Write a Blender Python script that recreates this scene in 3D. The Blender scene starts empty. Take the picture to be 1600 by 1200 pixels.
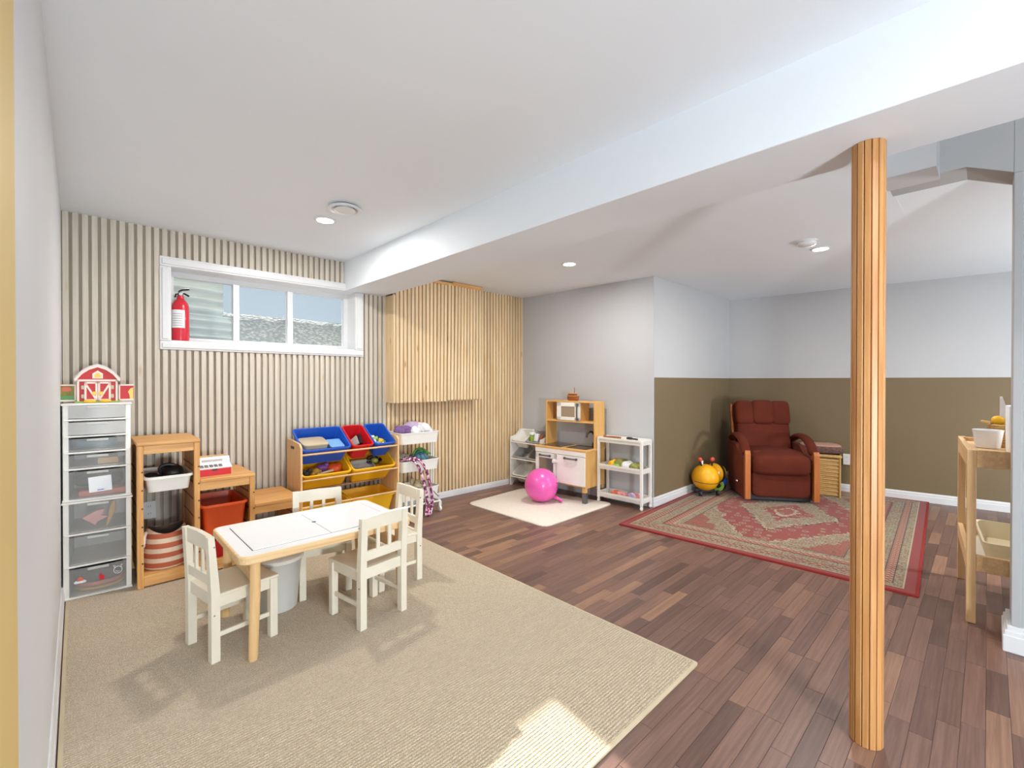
import bpy, bmesh, math, random
from mathutils import Matrix, Vector, Euler
random.seed(7)
PI = math.pi
sc = bpy.context.scene
COL = sc.collection

# ---------------------------------------------------------------- camera
YAW = math.radians(43.7); PITCH = math.radians(0.35); CAM_H = 1.2
cam_d = bpy.data.cameras.new('camera'); cam = bpy.data.objects.new('camera', cam_d); COL.objects.link(cam)
cam_d.sensor_width = 36.0; cam_d.lens = 36.0 * 711.0 / 1600.0; cam_d.clip_start = 0.02; cam_d.clip_end = 200
cam.location = (0, 0, CAM_H)
cam.rotation_euler = (PI / 2 - PITCH, 0, -YAW)
sc.camera = cam

# ---------------------------------------------------------------- world, sun, exposure
w = bpy.data.worlds.new('sky'); sc.world = w; w.use_nodes = True
bg = w.node_tree.nodes['Background']
bg.inputs[0].default_value = (0.62, 0.79, 0.92, 1); bg.inputs[1].default_value = 0.40
sun_d = bpy.data.lights.new('sun', 'SUN'); sun = bpy.data.objects.new('sun', sun_d); COL.objects.link(sun)
sun_d.energy = 8; sun_d.angle = math.radians(0.6); sun_d.color = (1, 0.94, 0.86)
sun.rotation_euler = Vector((-0.42, -2.72, -1.45)).to_track_quat('-Z', 'Y').to_euler()
sc.view_settings.view_transform = 'Standard'; sc.view_settings.look = 'None'
sc.view_settings.gamma = 1.0; sc.view_settings.use_curve_mapping = False
sc.view_settings.exposure = 0.86
LAMP_W = 11.5
LAMP_COL = (1.0, 0.96, 0.90)
FILL_L, FILL_R = 110.0, 52.0  # glow strength of the two added fill globes
sc.cycles.max_bounces = 6; sc.cycles.diffuse_bounces = 5; sc.cycles.glossy_bounces = 3; sc.cycles.transparent_max_bounces = 7
sc.cycles.caustics_reflective = False; sc.cycles.caustics_refractive = False

# ---------------------------------------------------------------- material helpers
def S(r, g, b):
    f = lambda c: (c / 255 / 12.92) if c / 255 <= 0.04045 else ((c / 255 + 0.055) / 1.055) ** 2.4
    return (f(r), f(g), f(b), 1)
MATS = {}
def newmat(name):
    m = bpy.data.materials.new(name); m.use_nodes = True
    nt = m.node_tree; b = nt.nodes['Principled BSDF']
    MATS[name] = m
    return m, nt, b
def nd(nt, t, **kw):
    n = nt.nodes.new(t)
    for k, v in kw.items(): setattr(n, k, v)
    return n
def lk(nt, a, b): nt.links.new(a, b)
def math_n(nt, op, a, b=None, c=None):
    n = nd(nt, 'ShaderNodeMath', operation=op)
    for i, x in enumerate((a, b, c)):
        if x is None: continue
        if isinstance(x, (int, float)): n.inputs[i].default_value = x
        else: lk(nt, x, n.inputs[i])
    return n.outputs[0]
def mixc(nt, f, a, b, mode='MIX'):
    n = nd(nt, 'ShaderNodeMix', data_type='RGBA', blend_type=mode)
    for i, x in ((0, f), (6, a), (7, b)):
        if isinstance(x, (int, float)): n.inputs[i].default_value = x
        elif isinstance(x, tuple): n.inputs[i].default_value = x
        else: lk(nt, x, n.inputs[i])
    return n.outputs[2]
def coords(nt, scale=(1, 1, 1), which='Object'):
    tc = nd(nt, 'ShaderNodeTexCoord'); mp = nd(nt, 'ShaderNodeMapping')
    mp.inputs['Scale'].default_value = scale
    lk(nt, tc.outputs[which], mp.inputs['Vector'])
    return mp.outputs[0]
def noise(nt, vec, scale=5, detail=3, rough=0.5):
    n = nd(nt, 'ShaderNodeTexNoise'); n.inputs['Scale'].default_value = scale
    n.inputs['Detail'].default_value = detail; n.inputs['Roughness'].default_value = rough
    if vec is not None: lk(nt, vec, n.inputs['Vector'])
    return n.outputs[0]
def ramp(nt, fac, stops, interp='LINEAR'):
    n = nd(nt, 'ShaderNodeValToRGB'); n.color_ramp.interpolation = interp
    e = n.color_ramp.elements
    while len(e) < len(stops): e.new(0.5)
    for el, (p, c) in zip(e, stops):
        el.position = p; el.color = c
    lk(nt, fac, n.inputs[0]); return n.outputs[0]
def bump(nt, b, h, strength=0.3, dist=0.002):
    n = nd(nt, 'ShaderNodeBump'); n.inputs['Strength'].default_value = strength
    n.inputs['Distance'].default_value = dist
    lk(nt, h, n.inputs['Height']); lk(nt, n.outputs[0], b.inputs['Normal'])
def rnd_value(nt, col, amt):
    oi = nd(nt, 'ShaderNodeObjectInfo')
    v = math_n(nt, 'MULTIPLY_ADD', oi.outputs['Random'], amt, 1 - amt / 2)
    h = nd(nt, 'ShaderNodeHueSaturation')
    if isinstance(col, tuple): h.inputs['Color'].default_value = col
    else: lk(nt, col, h.inputs['Color'])
    lk(nt, v, h.inputs['Value']); return h.outputs[0]
def M(name, col, rough=0.5, metal=0.0, var=0.06, vscale=6.0, stretch=(1, 1, 1), bmp=0.0, bscale=200.0, sheen=0.0, rnd=0.0, coat=0.0, spec=0.5):
    """plain material with slight procedural mottling"""
    m, nt, b = newmat(name)
    c2 = tuple(x * (1 - var * 2) for x in col[:3]) + (1,)
    v = coords(nt, stretch)
    n = noise(nt, v, vscale, 2)
    out = mixc(nt, ramp(nt, n, [(0.3, (0, 0, 0, 1)), (0.75, (1, 1, 1, 1))]), col, c2)
    if rnd: out = rnd_value(nt, out, rnd)
    lk(nt, out, b.inputs['Base Color'])
    b.inputs['Roughness'].default_value = rough; b.inputs['Metallic'].default_value = metal
    b.inputs['Sheen Weight'].default_value = sheen; b.inputs['Coat Weight'].default_value = coat
    b.inputs['Specular IOR Level'].default_value = spec
    if bmp: bump(nt, b, noise(nt, v, bscale, 2), bmp)
    return m
def wood(name, c1, c2, axis='z', rough=0.55, rnd=0.12, scale=1.0, knots=None):
    m, nt, b = newmat(name)
    st = {'x': (1.2, 26, 26), 'y': (26, 1.2, 26), 'z': (26, 26, 1.2)}[axis]
    oi = nd(nt, 'ShaderNodeObjectInfo')
    tc = nd(nt, 'ShaderNodeTexCoord')
    off = nd(nt, 'ShaderNodeVectorMath', operation='ADD')
    cmb = nd(nt, 'ShaderNodeCombineXYZ')
    r10 = math_n(nt, 'MULTIPLY', oi.outputs['Random'], 37.0)
    for i in range(3): lk(nt, r10, cmb.inputs[i])
    lk(nt, tc.outputs['Object'], off.inputs[0]); lk(nt, cmb.outputs[0], off.inputs[1])
    mp = nd(nt, 'ShaderNodeMapping'); mp.inputs['Scale'].default_value = tuple(s * scale for s in st)
    lk(nt, off.outputs[0], mp.inputs['Vector'])
    n1 = noise(nt, mp.outputs[0], 2.2, 3, 0.6)
    col = mixc(nt, ramp(nt, n1, [(0.35, (0, 0, 0, 1)), (0.68, (1, 1, 1, 1))]), c1, c2)
    if knots:
        mp2 = nd(nt, 'ShaderNodeMapping')
        mp2.inputs['Scale'].default_value = {'x': (3, 12, 12), 'y': (12, 3, 12), 'z': (12, 12, 3)}[axis]
        lk(nt, off.outputs[0], mp2.inputs['Vector'])
        vo = nd(nt, 'ShaderNodeTexVoronoi'); vo.inputs['Scale'].default_value = 0.8
        lk(nt, mp2.outputs[0], vo.inputs['Vector'])
        k = ramp(nt, vo.outputs['Distance'], [(0.0, (1, 1, 1, 1)), (0.11, (0, 0, 0, 1))])
        col = mixc(nt, k, col, knots)
    if rnd: col = rnd_value(nt, col, rnd)
    lk(nt, col, b.inputs['Base Color']); b.inputs['Roughness'].default_value = rough
    return m
def glassy(name, col, alpha, rough=0.2):
    """thin clear or frosted plastic / glass: part see-through, part coloured"""
    m, nt, b = newmat(name)
    b.inputs['Base Color'].default_value = col; b.inputs['Roughness'].default_value = rough
    tr = nd(nt, 'ShaderNodeBsdfTransparent'); tr.inputs[0].default_value = (1, 1, 1, 1)
    mx = nd(nt, 'ShaderNodeMixShader'); mx.inputs[0].default_value = alpha
    out = nt.nodes['Material Output']
    lk(nt, tr.outputs[0], mx.inputs[1]); lk(nt, b.outputs[0], mx.inputs[2]); lk(nt, mx.outputs[0], out.inputs[0])
    return m
def emis(name, col, s):
    m, nt, b = newmat(name)
    b.inputs['Emission Color'].default_value = col; b.inputs['Emission Strength'].default_value = s
    b.inputs['Base Color'].default_value = col
    return m

# ---------------------------------------------------------------- mesh helpers
def B(): return bmesh.new()
def box(bm, x0, x1, y0, y1, z0, z1, r=0.0, seg=2, rot=None):
    c = Vector(((x0 + x1) / 2, (y0 + y1) / 2, (z0 + z1) / 2))
    mt = Matrix.Translation(c) @ (rot.to_4x4() if rot else Matrix.Identity(4)) @ Matrix.Diagonal((abs(x1 - x0), abs(y1 - y0), abs(z1 - z0), 1))
    g = bmesh.ops.create_cube(bm, size=1.0, matrix=mt)
    if r > 0:
        ed = list({e for v in g['verts'] for e in v.link_edges})
        bmesh.ops.bevel(bm, geom=ed, offset=r, segments=seg, affect='EDGES', profile=0.5, clamp_overlap=True)
    return bm
def loft(bm, loops, cap0=True, cap1=True, closed=True):
    vs = [[bm.verts.new(p) for p in lp] for lp in loops]
    n = len(vs[0])
    for a, b_ in zip(vs[:-1], vs[1:]):
        for i in range(n if closed else n - 1):
            j = (i + 1) % n
            bm.faces.new((a[i], a[j], b_[j], b_[i]))
    if cap0: bm.faces.new(vs[0][::-1])
    if cap1: bm.faces.new(vs[-1])
    return bm
def tube(bm, pts, r, n=8, taper=None, closed=False, flat=1.0):
    pts = [Vector(p) for p in pts]; loops = []
    up = None
    for i, p in enumerate(pts):
        t = (pts[min(i + 1, len(pts) - 1)] - pts[max(i - 1, 0)]).normalized()
        if up is None:
            up = Vector((0, 0, 1)) if abs(t.z) < 0.9 else Vector((1, 0, 0))
        s = t.cross(up).normalized(); up = s.cross(t).normalized()
        rr = r if taper is None else r * taper[i]
        loops.append([p + s * (rr * math.cos(2 * PI * k / n)) + up * (rr * flat * math.sin(2 * PI * k / n)) for k in range(n)])
    return loft(bm, loops)
def lathe(bm, prof, n=24, mt=None, cap0=True, cap1=True):
    mt = mt or Matrix.Identity(4)
    loops = [[mt @ Vector((max(r, 1e-4) * math.cos(2 * PI * k / n), max(r, 1e-4) * math.sin(2 * PI * k / n), z)) for k in range(n)] for r, z in prof]
    return loft(bm, loops, cap0, cap1)
def cyl(bm, c, r, h, n=20, axis='z', r2=None, bev=0.0):
    mt = Matrix.Translation(c)
    if axis == 'x': mt = mt @ Matrix.Rotation(PI / 2, 4, 'Y')
    if axis == 'y': mt = mt @ Matrix.Rotation(-PI / 2, 4, 'X')
    r2 = r if r2 is None else r2
    if bev: pr = [(r - bev, 0), (r, bev), (r2, h - bev), (r2 - bev, h)]
    else: pr = [(r, 0), (r2, h)]
    return lathe(bm, pr, n, mt)
def prism(bm, poly, plane, t0, t1):
    f = {'xz': lambda u, v, t: (u, t, v), 'xy': lambda u, v, t: (u, v, t), 'yz': lambda u, v, t: (t, u, v)}[plane]
    return loft(bm, [[f(u, v, t0) for u, v in poly], [f(u, v, t1) for u, v in poly]])
def rrect(w, d, r, n=4, z=0.0, cx=0.0, cy=0.0):
    r = max(min(r, w / 2 - 1e-4, d / 2 - 1e-4), 1e-4); out = []
    for sx, sy, a0 in ((1, 1, 0), (-1, 1, PI / 2), (-1, -1, PI), (1, -1, 1.5 * PI)):
        for k in range(n + 1):
            a = a0 + PI / 2 * k / n
            out.append((cx + sx * (w / 2 - r) + r * math.cos(a), cy + sy * (d / 2 - r) + r * math.sin(a), z))
    return out
def shell(bm, w0, d0, w1, d1, h, t=0.003, rim=0.008, rr=0.02, rimh=0.012):
    """open tub: base w0 x d0, mouth w1 x d1, with a rolled rim"""
    wm = w0 + (w1 - w0) * (1 - rimh / h); dm = d0 + (d1 - d0) * (1 - rimh / h)
    L = [rrect(w0, d0, rr, 4, 0), rrect(wm, dm, rr, 4, h - rimh), rrect(w1 + 2 * rim, d1 + 2 * rim, rr + rim, 4, h - rimh),
         rrect(w1 + 2 * rim, d1 + 2 * rim, rr + rim, 4, h), rrect(w1 - 2 * t, d1 - 2 * t, rr, 4, h), rrect(w0 - 2 * t, d0 - 2 * t, rr, 4, t * 2)]
    return loft(bm, L)
def superell(bm, mt, e1=0.4, e2=0.4, nu=28, nv=14):
    """rounded cushion of unit half-size; e near 0 boxy, 1 round"""
    pw = lambda c, e: math.copysign(abs(c) ** e, c)
    loops = []
    for j in range(nv + 1):
        ph = -PI / 2 + PI * j / nv
        ph = max(min(ph, PI / 2 - 1e-3), -PI / 2 + 1e-3)
        loops.append([mt @ Vector((pw(math.cos(ph), e1) * pw(math.cos(2 * PI * i / nu), e2), pw(math.cos(ph), e1) * pw(math.sin(2 * PI * i / nu), e2), pw(math.sin(ph), e1))) for i in range(nu)])
    return loft(bm, loops)
def pill(bm, c, s, e1=0.4, e2=0.4, rot=None, nu=28, nv=14):
    mt = Matrix.Translation(c) @ (rot.to_4x4() if rot else Matrix.Identity(4)) @ Matrix.Diagonal((s[0], s[1], s[2], 1))
    return superell(bm, mt, e1, e2, nu, nv)
def ball(bm, c, r, nu=24, nv=14): return pill(bm, c, (r, r, r), 1, 1, None, nu, nv)
def bez(p0, p1, p2, p3, n=10):
    out = []
    for i in range(n + 1):
        t = i / n; a = (1 - t) ** 3; b_ = 3 * t * (1 - t) ** 2; c = 3 * t * t * (1 - t); d = t ** 3
        out.append(tuple(a * x + b_ * y + c * z + d * q for x, y, z, q in zip(p0, p1, p2, p3)))
    return out
def mesh_of(bm, name, mat, smooth=False):
    bmesh.ops.recalc_face_normals(bm, faces=bm.faces)
    me = bpy.data.meshes.new(name); bm.to_mesh(me); bm.free()
    if mat is not None: me.materials.append(MATS[mat] if isinstance(mat, str) else mat)
    if smooth:
        for p in me.polygons: p.use_smooth = True
        try: me.set_sharp_from_angle(angle=math.radians(38))
        except Exception: pass
    return me
def obj(name, bm, mat, parent=None, smooth=False, loc=None, rot=None):
    me = bm if isinstance(bm, bpy.types.Mesh) else mesh_of(bm, name, mat, smooth)
    o = bpy.data.objects.new(name, me); COL.objects.link(o)
    if parent is not None: o.parent = parent
    if loc: o.location = loc
    if rot: o.rotation_euler = rot
    return o
def tag(o, label, cat, group=None):
    o['label'] = label; o['category'] = cat
    if group: o['group'] = group
    return o
def thing(name, label, cat, loc=(0, 0, 0), rotz=0.0, group=None):
    o = bpy.data.objects.new(name, None); COL.objects.link(o)
    o.empty_display_size = 0.05
    o.location = loc; o.rotation_euler = (0, 0, rotz)
    return tag(o, label, cat, group)
def struct(name, bm, mat, parent=None, smooth=False):
    o = obj(name, bm, mat, parent, smooth)
    o['kind'] = 'structure'
    return o
def one(name, bm, mat, label, cat, loc=None, rot=None, group=None, smooth=True):
    o = obj(name, bm, mat, None, smooth, loc, rot); return tag(o, label, cat, group)
def dup(root, loc, rotz, label, group=None):
    r = root.copy(); COL.objects.link(r); r.location = loc; r.rotation_euler = (0, 0, rotz); r['label'] = label
    if group: r['group'] = group
    for ch in list(root.children):
        c = ch.copy(); COL.objects.link(c); c.parent = r
        for g in list(ch.children):
            d = g.copy(); COL.objects.link(d); d.parent = c
    return r

# ---------------------------------------------------------------- materials
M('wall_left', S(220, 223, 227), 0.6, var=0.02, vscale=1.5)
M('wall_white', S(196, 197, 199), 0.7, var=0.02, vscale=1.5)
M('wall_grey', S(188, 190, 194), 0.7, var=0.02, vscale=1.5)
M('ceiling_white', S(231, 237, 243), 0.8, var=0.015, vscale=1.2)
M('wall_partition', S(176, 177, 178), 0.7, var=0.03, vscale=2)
M('wall_olive', S(122, 105, 77), 0.65, var=0.03, vscale=1.5)
M('yellow_paint', S(226, 198, 128), 0.6, var=0.03, vscale=3)
M('trim_white', S(222, 223, 225), 0.35, var=0.015)
M('slat_backing', S(184, 174, 158), 0.8, var=0.05)
wood('slat_daylit', S(207, 199, 186), S(194, 185, 170), 'z', 0.55, 0.10, 1.0, S(190, 166, 130))  # same pine as the right-hand slats, cool daylight wash put into its colour
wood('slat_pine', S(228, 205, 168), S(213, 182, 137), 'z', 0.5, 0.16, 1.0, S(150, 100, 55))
wood('pine_x', S(224, 172, 108), S(200, 142, 78), 'x', 0.45, 0.08, 1.0, S(130, 78, 34))
wood('pine_z', S(224, 170, 104), S(200, 140, 76), 'z', 0.45, 0.08, 1.0, S(130, 78, 34))
wood('post_oak', S(203, 151, 96), S(176, 121, 68), 'z', 0.4, 0.14)
wood('birch_z', S(224, 176, 104), S(212, 160, 90), 'z', 0.45, 0.04)
wood('birch_x', S(226, 180, 110), S(212, 162, 94), 'x', 0.45, 0.04)
wood('beech_z', S(224, 187, 140), S(206, 166, 116), 'z', 0.45, 0.06)
wood('beech_x', S(224, 187, 140), S(206, 166, 116), 'x', 0.45, 0.06)
wood('mdf_x', S(232, 196, 146), S(220, 180, 128), 'z', 0.5, 0.04)
wood('table_pine', S(236, 206, 160), S(220, 180, 126), 'x', 0.45, 0.05, 1.0, S(160, 110, 60))
wood('table_pine_z', S(234, 198, 146), S(220, 180, 126), 'z', 0.45, 0.05)
M('chair_white', S(234, 227, 209), 0.4, var=0.03, vscale=8)
M('board_white', S(240, 241, 244), 0.25, var=0.01)
M('ink_dark', S(60, 58, 62), 0.5)
M('plastic_white', S(238, 236, 230), 0.35, var=0.02)
M('plastic_grey', S(168, 164, 160), 0.4, var=0.03)
M('plastic_blue', S(32, 86, 190), 0.35, var=0.03)
M('plastic_red', S(206, 30, 40), 0.35, var=0.03)
M('plastic_yellow', S(246, 190, 36), 0.35, var=0.03)
M('plastic_orange', S(222, 84, 34), 0.4, var=0.03)
M('plastic_pink', S(232, 92, 176), 0.28, var=0.03, coat=0.2)
M('plastic_green', S(70, 140, 60), 0.4, var=0.05)
M('plastic_lime', S(150, 190, 70), 0.4, var=0.05)
M('plastic_teal', S(70, 120, 140), 0.4, var=0.05)
M('plastic_black', S(28, 28, 30), 0.4, var=0.05)
M('plastic_purple', S(120, 70, 140), 0.4, var=0.05)
M('sky_plastic', S(120, 170, 225), 0.35, var=0.03)
M('tan_plastic', S(196, 180, 150), 0.4, var=0.03)
M('metal_grey', S(120, 118, 116), 0.35, 0.7, var=0.05)
M('metal_dark', S(70, 68, 66), 0.35, 0.6, var=0.05)
M('chrome', S(200, 200, 205), 0.2, 1.0, var=0.02)
M('paper', S(235, 238, 242), 0.7, var=0.02)
M('skin_pink', S(225, 150, 150), 0.6, var=0.06)
M('salmon', S(214, 110, 84), 0.5, var=0.08)
M('mustard', S(196, 148, 50), 0.5, var=0.08)
M('cloth_white', S(232, 230, 234), 0.9, var=0.06, vscale=20, bmp=0.5, bscale=60)
M('cloth_lilac', S(186, 168, 200), 0.9, var=0.1, vscale=20, bmp=0.5, bscale=60)
M('cloth_purple', S(128, 96, 152), 0.9, var=0.15, vscale=25, bmp=0.5, bscale=60)
M('recliner_red', S(94, 39, 25), 0.9, var=0.10, vscale=9, bmp=0.25, bscale=400, sheen=0.0, spec=0.2)
M('recliner_side', S(120, 52, 32), 0.8, var=0.08, vscale=9, bmp=0.2, bscale=400)
wood('recliner_oak', S(190, 112, 52), S(160, 84, 36), 'z', 0.4, 0.02)
M('bee_yellow', S(246, 176, 20), 0.4, var=0.04, vscale=3)
M('bee_red', S(226, 84, 62), 0.4)
M('extinguisher_red', S(208, 32, 52), 0.25, var=0.03, coat=0.4)
M('barn_red', S(200, 36, 40), 0.5, var=0.06)
M('barn_trim', S(244, 226, 214), 0.5, var=0.03)
M('barn_roof', S(206, 200, 200), 0.5, var=0.03)
M('brown_toy', S(150, 84, 40), 0.5, var=0.1)
M('dark_glass', S(60, 52, 42), 0.15, var=0.02)
M('oven_glass', S(160, 142, 120), 0.2, var=0.04)
M('canvas_brown', S(92, 78, 66), 0.9, var=0.05)
M('straw', S(206, 166, 106), 0.7, var=0.1, vscale=30)
M('ceramic_white', S(236, 238, 242), 0.25, var=0.02)
M('cushion_pattern', S(120, 88, 78), 0.9, var=0.3, vscale=45)
M('cushion_top', S(196, 150, 130), 0.9, var=0.08, vscale=20)
M('rubber_dark', S(50, 52, 56), 0.6)
M('leaf_mix', S(150, 150, 70), 0.6, var=0.25, vscale=40)
M('corrugated', S(190, 204, 206), 0.5, 0.2, var=0.06)
M('hair_bee', S(40, 34, 30), 0.6)
glassy('drawer_front', S(214, 215, 214), 0.20, 0.25)
glassy('drawer_milky', S(226, 227, 226), 0.55, 0.35)
glassy('drawer_side', S(236, 236, 232), 0.45, 0.35)
glassy('window_glass', S(225, 235, 240), 0.08, 0.03)
glassy('bin_frost', S(225, 225, 220), 0.85, 0.4)
emis('lamp_lens', (1.0, 0.95, 0.86, 1), 14.0).cycles.emission_sampling = 'NONE'

def carpet_mat():
    m, nt, b = newmat('carpet_tan')
    v = coords(nt)
    n1 = noise(nt, v, 260, 2); n2 = noise(nt, v, 1.3, 2); n3 = noise(nt, v, 90, 2)
    c = mixc(nt, ramp(nt, n1, [(0.36, (0, 0, 0, 1)), (0.64, (1, 1, 1, 1))]), S(158, 138, 108), S(222, 207, 182))
    c = mixc(nt, ramp(nt, n3, [(0.4, (0, 0, 0, 1)), (0.7, (0.4, 0.4, 0.4, 1))]), c, S(150, 128, 96))
    lk(nt, c, b.inputs['Base Color']); b.inputs['Roughness'].default_value = 0.9
    b.inputs['Sheen Weight'].default_value = 0.35; b.inputs['Sheen Roughness'].default_value = 0.4
    w_ = nd(nt, 'ShaderNodeTexWave', wave_type='BANDS', bands_direction='Y'); w_.inputs['Scale'].default_value = 26
    w_.inputs['Distortion'].default_value = 0.6; w_.inputs['Detail Scale'].default_value = 8
    lk(nt, v, w_.inputs['Vector'])
    h = math_n(nt, 'MULTIPLY_ADD', n1, 0.6, w_.outputs[1])
    bump(nt, b, h, 0.75, 0.004)
carpet_mat()
def plank_mat():
    m, nt, b = newmat('laminate')
    at = nd(nt, 'ShaderNodeAttribute', attribute_name='tint')
    t = at.outputs['Fac']
    v = coords(nt, (1.1, 30, 30))
    sh = nd(nt, 'ShaderNodeVectorMath', operation='ADD'); cb = nd(nt, 'ShaderNodeCombineXYZ')
    t50 = math_n(nt, 'MULTIPLY', t, 53.0); lk(nt, t50, cb.inputs[0]); lk(nt, t50, cb.inputs[1])
    lk(nt, v, sh.inputs[0]); lk(nt, cb.outputs[0], sh.inputs[1])
    g = noise(nt, sh.outputs[0], 2.6, 6, 0.65)
    base = ramp(nt, t, [(0.0, S(104, 79, 70)), (0.35, S(125, 96, 85)), (0.8, S(138, 105, 91)), (1.0, S(164, 126, 102))])
    dark = mixc(nt, 1.0, base, (0.66, 0.63, 0.63, 1), 'MULTIPLY')
    c = mixc(nt, ramp(nt, g, [(0.38, (1, 1, 1, 1)), (0.66, (0, 0, 0, 1))]), base, dark)
    lk(nt, c, b.inputs['Base Color'])
    r = math_n(nt, 'MULTIPLY_ADD', g, 0.15, 0.30); lk(nt, r, b.inputs['Roughness'])
    b.inputs['Specular IOR Level'].default_value = 0.4
    bump(nt, b, g, 0.08, 0.0008)
plank_mat()
def persian_mat(hx, hy):
    m, nt, b = newmat('persian')
    tc = nd(nt, 'ShaderNodeTexCoord'); sp = nd(nt, 'ShaderNodeSeparateXYZ'); lk(nt, tc.outputs['Object'], sp.inputs[0])
    ax = math_n(nt, 'ABSOLUTE', sp.outputs[0]); ay = math_n(nt, 'ABSOLUTE', sp.outputs[1])
    d = math_n(nt, 'MINIMUM', math_n(nt, 'SUBTRACT', hx, ax), math_n(nt, 'SUBTRACT', hy, ay))
    vec = coords(nt)
    RED, DRED, BEI, ORG, DRK, CRM = S(134, 40, 26), S(128, 28, 21), S(142, 127, 98), S(138, 64, 40), S(58, 46, 37), S(168, 152, 124)
    dd = math_n(nt, 'MULTIPLY', d, 2.0)   # 0.5 m -> 1
    bands = ramp(nt, dd, [(0.0, DRED), (0.12, CRM), (0.135, BEI), (0.22, DRK), (0.232, ORG), (0.32, DRK), (0.332, BEI), (0.50, DRK), (0.512, RED), (0.54, ORG), (0.64, CRM), (0.655, BEI), (0.76, DRK), (0.775, RED)], 'CONSTANT')
    is_bei = ramp(nt, dd, [(0.0, (0, 0, 0, 1)), (0.135, (1, 1, 1, 1)), (0.22, (0, 0, 0, 1)), (0.332, (1, 1, 1, 1)), (0.50, (0, 0, 0, 1)), (0.655, (1, 1, 1, 1)), (0.76, (0, 0, 0, 1))], 'CONSTANT')
    is_org = ramp(nt, dd, [(0.0, (0, 0, 0, 1)), (0.232, (1, 1, 1, 1)), (0.32, (0, 0, 0, 1)), (0.54, (1, 1, 1, 1)), (0.64, (0, 0, 0, 1))], 'CONSTANT')
    # small woven motifs
    def vor(scale, lo, hi, ring=None):
        vo = nd(nt, 'ShaderNodeTexVoronoi'); vo.inputs['Scale'].default_value = scale; vo.inputs['Randomness'].default_value = 0.55; lk(nt, vec, vo.inputs['Vector'])
        if ring: return ramp(nt, vo.outputs['Distance'], [(0.0, (1, 1, 1, 1)), (lo, (0, 0, 0, 1)), (hi, (1, 1, 1, 1)), (ring, (0, 0, 0, 1))], 'CONSTANT')
        return ramp(nt, vo.outputs['Distance'], [(lo, (1, 1, 1, 1)), (hi, (0, 0, 0, 1))])
    sn = lambda x, k: math_n(nt, 'SINE', math_n(nt, 'MULTIPLY', x, k))
    dash = math_n(nt, 'GREATER_THAN', math_n(nt, 'MULTIPLY', sn(sp.outputs[0], 150), sn(sp.outputs[1], 150)), 0.12)
    tiny = vor(52, 0.28, 0.40); ringm = vor(17, 0.13, 0.24, 0.34); ring2 = vor(11, 0.12, 0.22, 0.32)
    c = mixc(nt, math_n(nt, 'MULTIPLY', math_n(nt, 'MULTIPLY', tiny, is_bei), 0.75), bands, DRK)
    c = mixc(nt, math_n(nt, 'MULTIPLY', math_n(nt, 'MULTIPLY', ringm, is_bei), 0.75), c, ORG)
    c = mixc(nt, math_n(nt, 'MULTIPLY', math_n(nt, 'MULTIPLY', dash, is_org), 0.7), c, CRM)
    # centre field: stepped medallion and corner pieces
    inner = math_n(nt, 'GREATER_THAN', d, 0.387)
    stp = lambda x: math_n(nt, 'SNAP', x, 0.025)
    wob = math_n(nt, 'MULTIPLY_ADD', noise(nt, vec, 9, 3), 0.16, -0.08)
    wob2 = math_n(nt, 'MULTIPLY_ADD', noise(nt, coords(nt, (-1, 1, 1)), 7, 3), 0.14, -0.07)
    dm = math_n(nt, 'ADD', math_n(nt, 'DIVIDE', stp(math_n(nt, 'ADD', ax, wob)), 0.74), math_n(nt, 'DIVIDE', stp(math_n(nt, 'ADD', ay, wob2)), 0.44))
    dm5 = math_n(nt, 'MULTIPLY', dm, 0.5)
    med = ramp(nt, dm5, [(0.0, ORG), (0.08, CRM), (0.11, RED), (0.20, BEI), (0.40, CRM), (0.415, DRK), (0.43, RED), (0.74, CRM), (0.755, BEI), (0.95, ORG)], 'CONSTANT')
    mb = ramp(nt, dm5, [(0.0, (0, 0, 0, 1)), (0.20, (1, 1, 1, 1)), (0.40, (0, 0, 0, 1)), (0.755, (1, 1, 1, 1))], 'CONSTANT')
    med = mixc(nt, math_n(nt, 'MULTIPLY', math_n(nt, 'MULTIPLY', tiny, mb), 0.6), med, DRK)
    med = mixc(nt, math_n(nt, 'MULTIPLY', math_n(nt, 'MULTIPLY', ringm, mb), 0.8), med, ORG)
    nb = math_n(nt, 'SUBTRACT', 1.0, mb)
    med = mixc(nt, math_n(nt, 'MULTIPLY', math_n(nt, 'MULTIPLY', ring2, nb), 0.8), med, BEI)
    med = mixc(nt, math_n(nt, 'MULTIPLY', tiny, 0.22), med, DRK)
    c = mixc(nt, inner, c, med)
    n = noise(nt, vec, 300, 2)
    c = mixc(nt, math_n(nt, 'MULTIPLY', n, 0.35), c, mixc(nt, 1.0, c, (0.5, 0.5, 0.5, 1), 'MULTIPLY'))
    lk(nt, c, b.inputs['Base Color']); b.inputs['Roughness'].default_value = 0.95
    b.inputs['Sheen Weight'].default_value = 0.15
    bump(nt, b, n, 0.5, 0.003)
RUG_HX, RUG_HY = 1.35, 0.93
persian_mat(RUG_HX, RUG_HY)
M('white_rug', S(226, 217, 204), 0.95, var=0.05, vscale=60, bmp=0.8, bscale=150, sheen=0.2)
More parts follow.
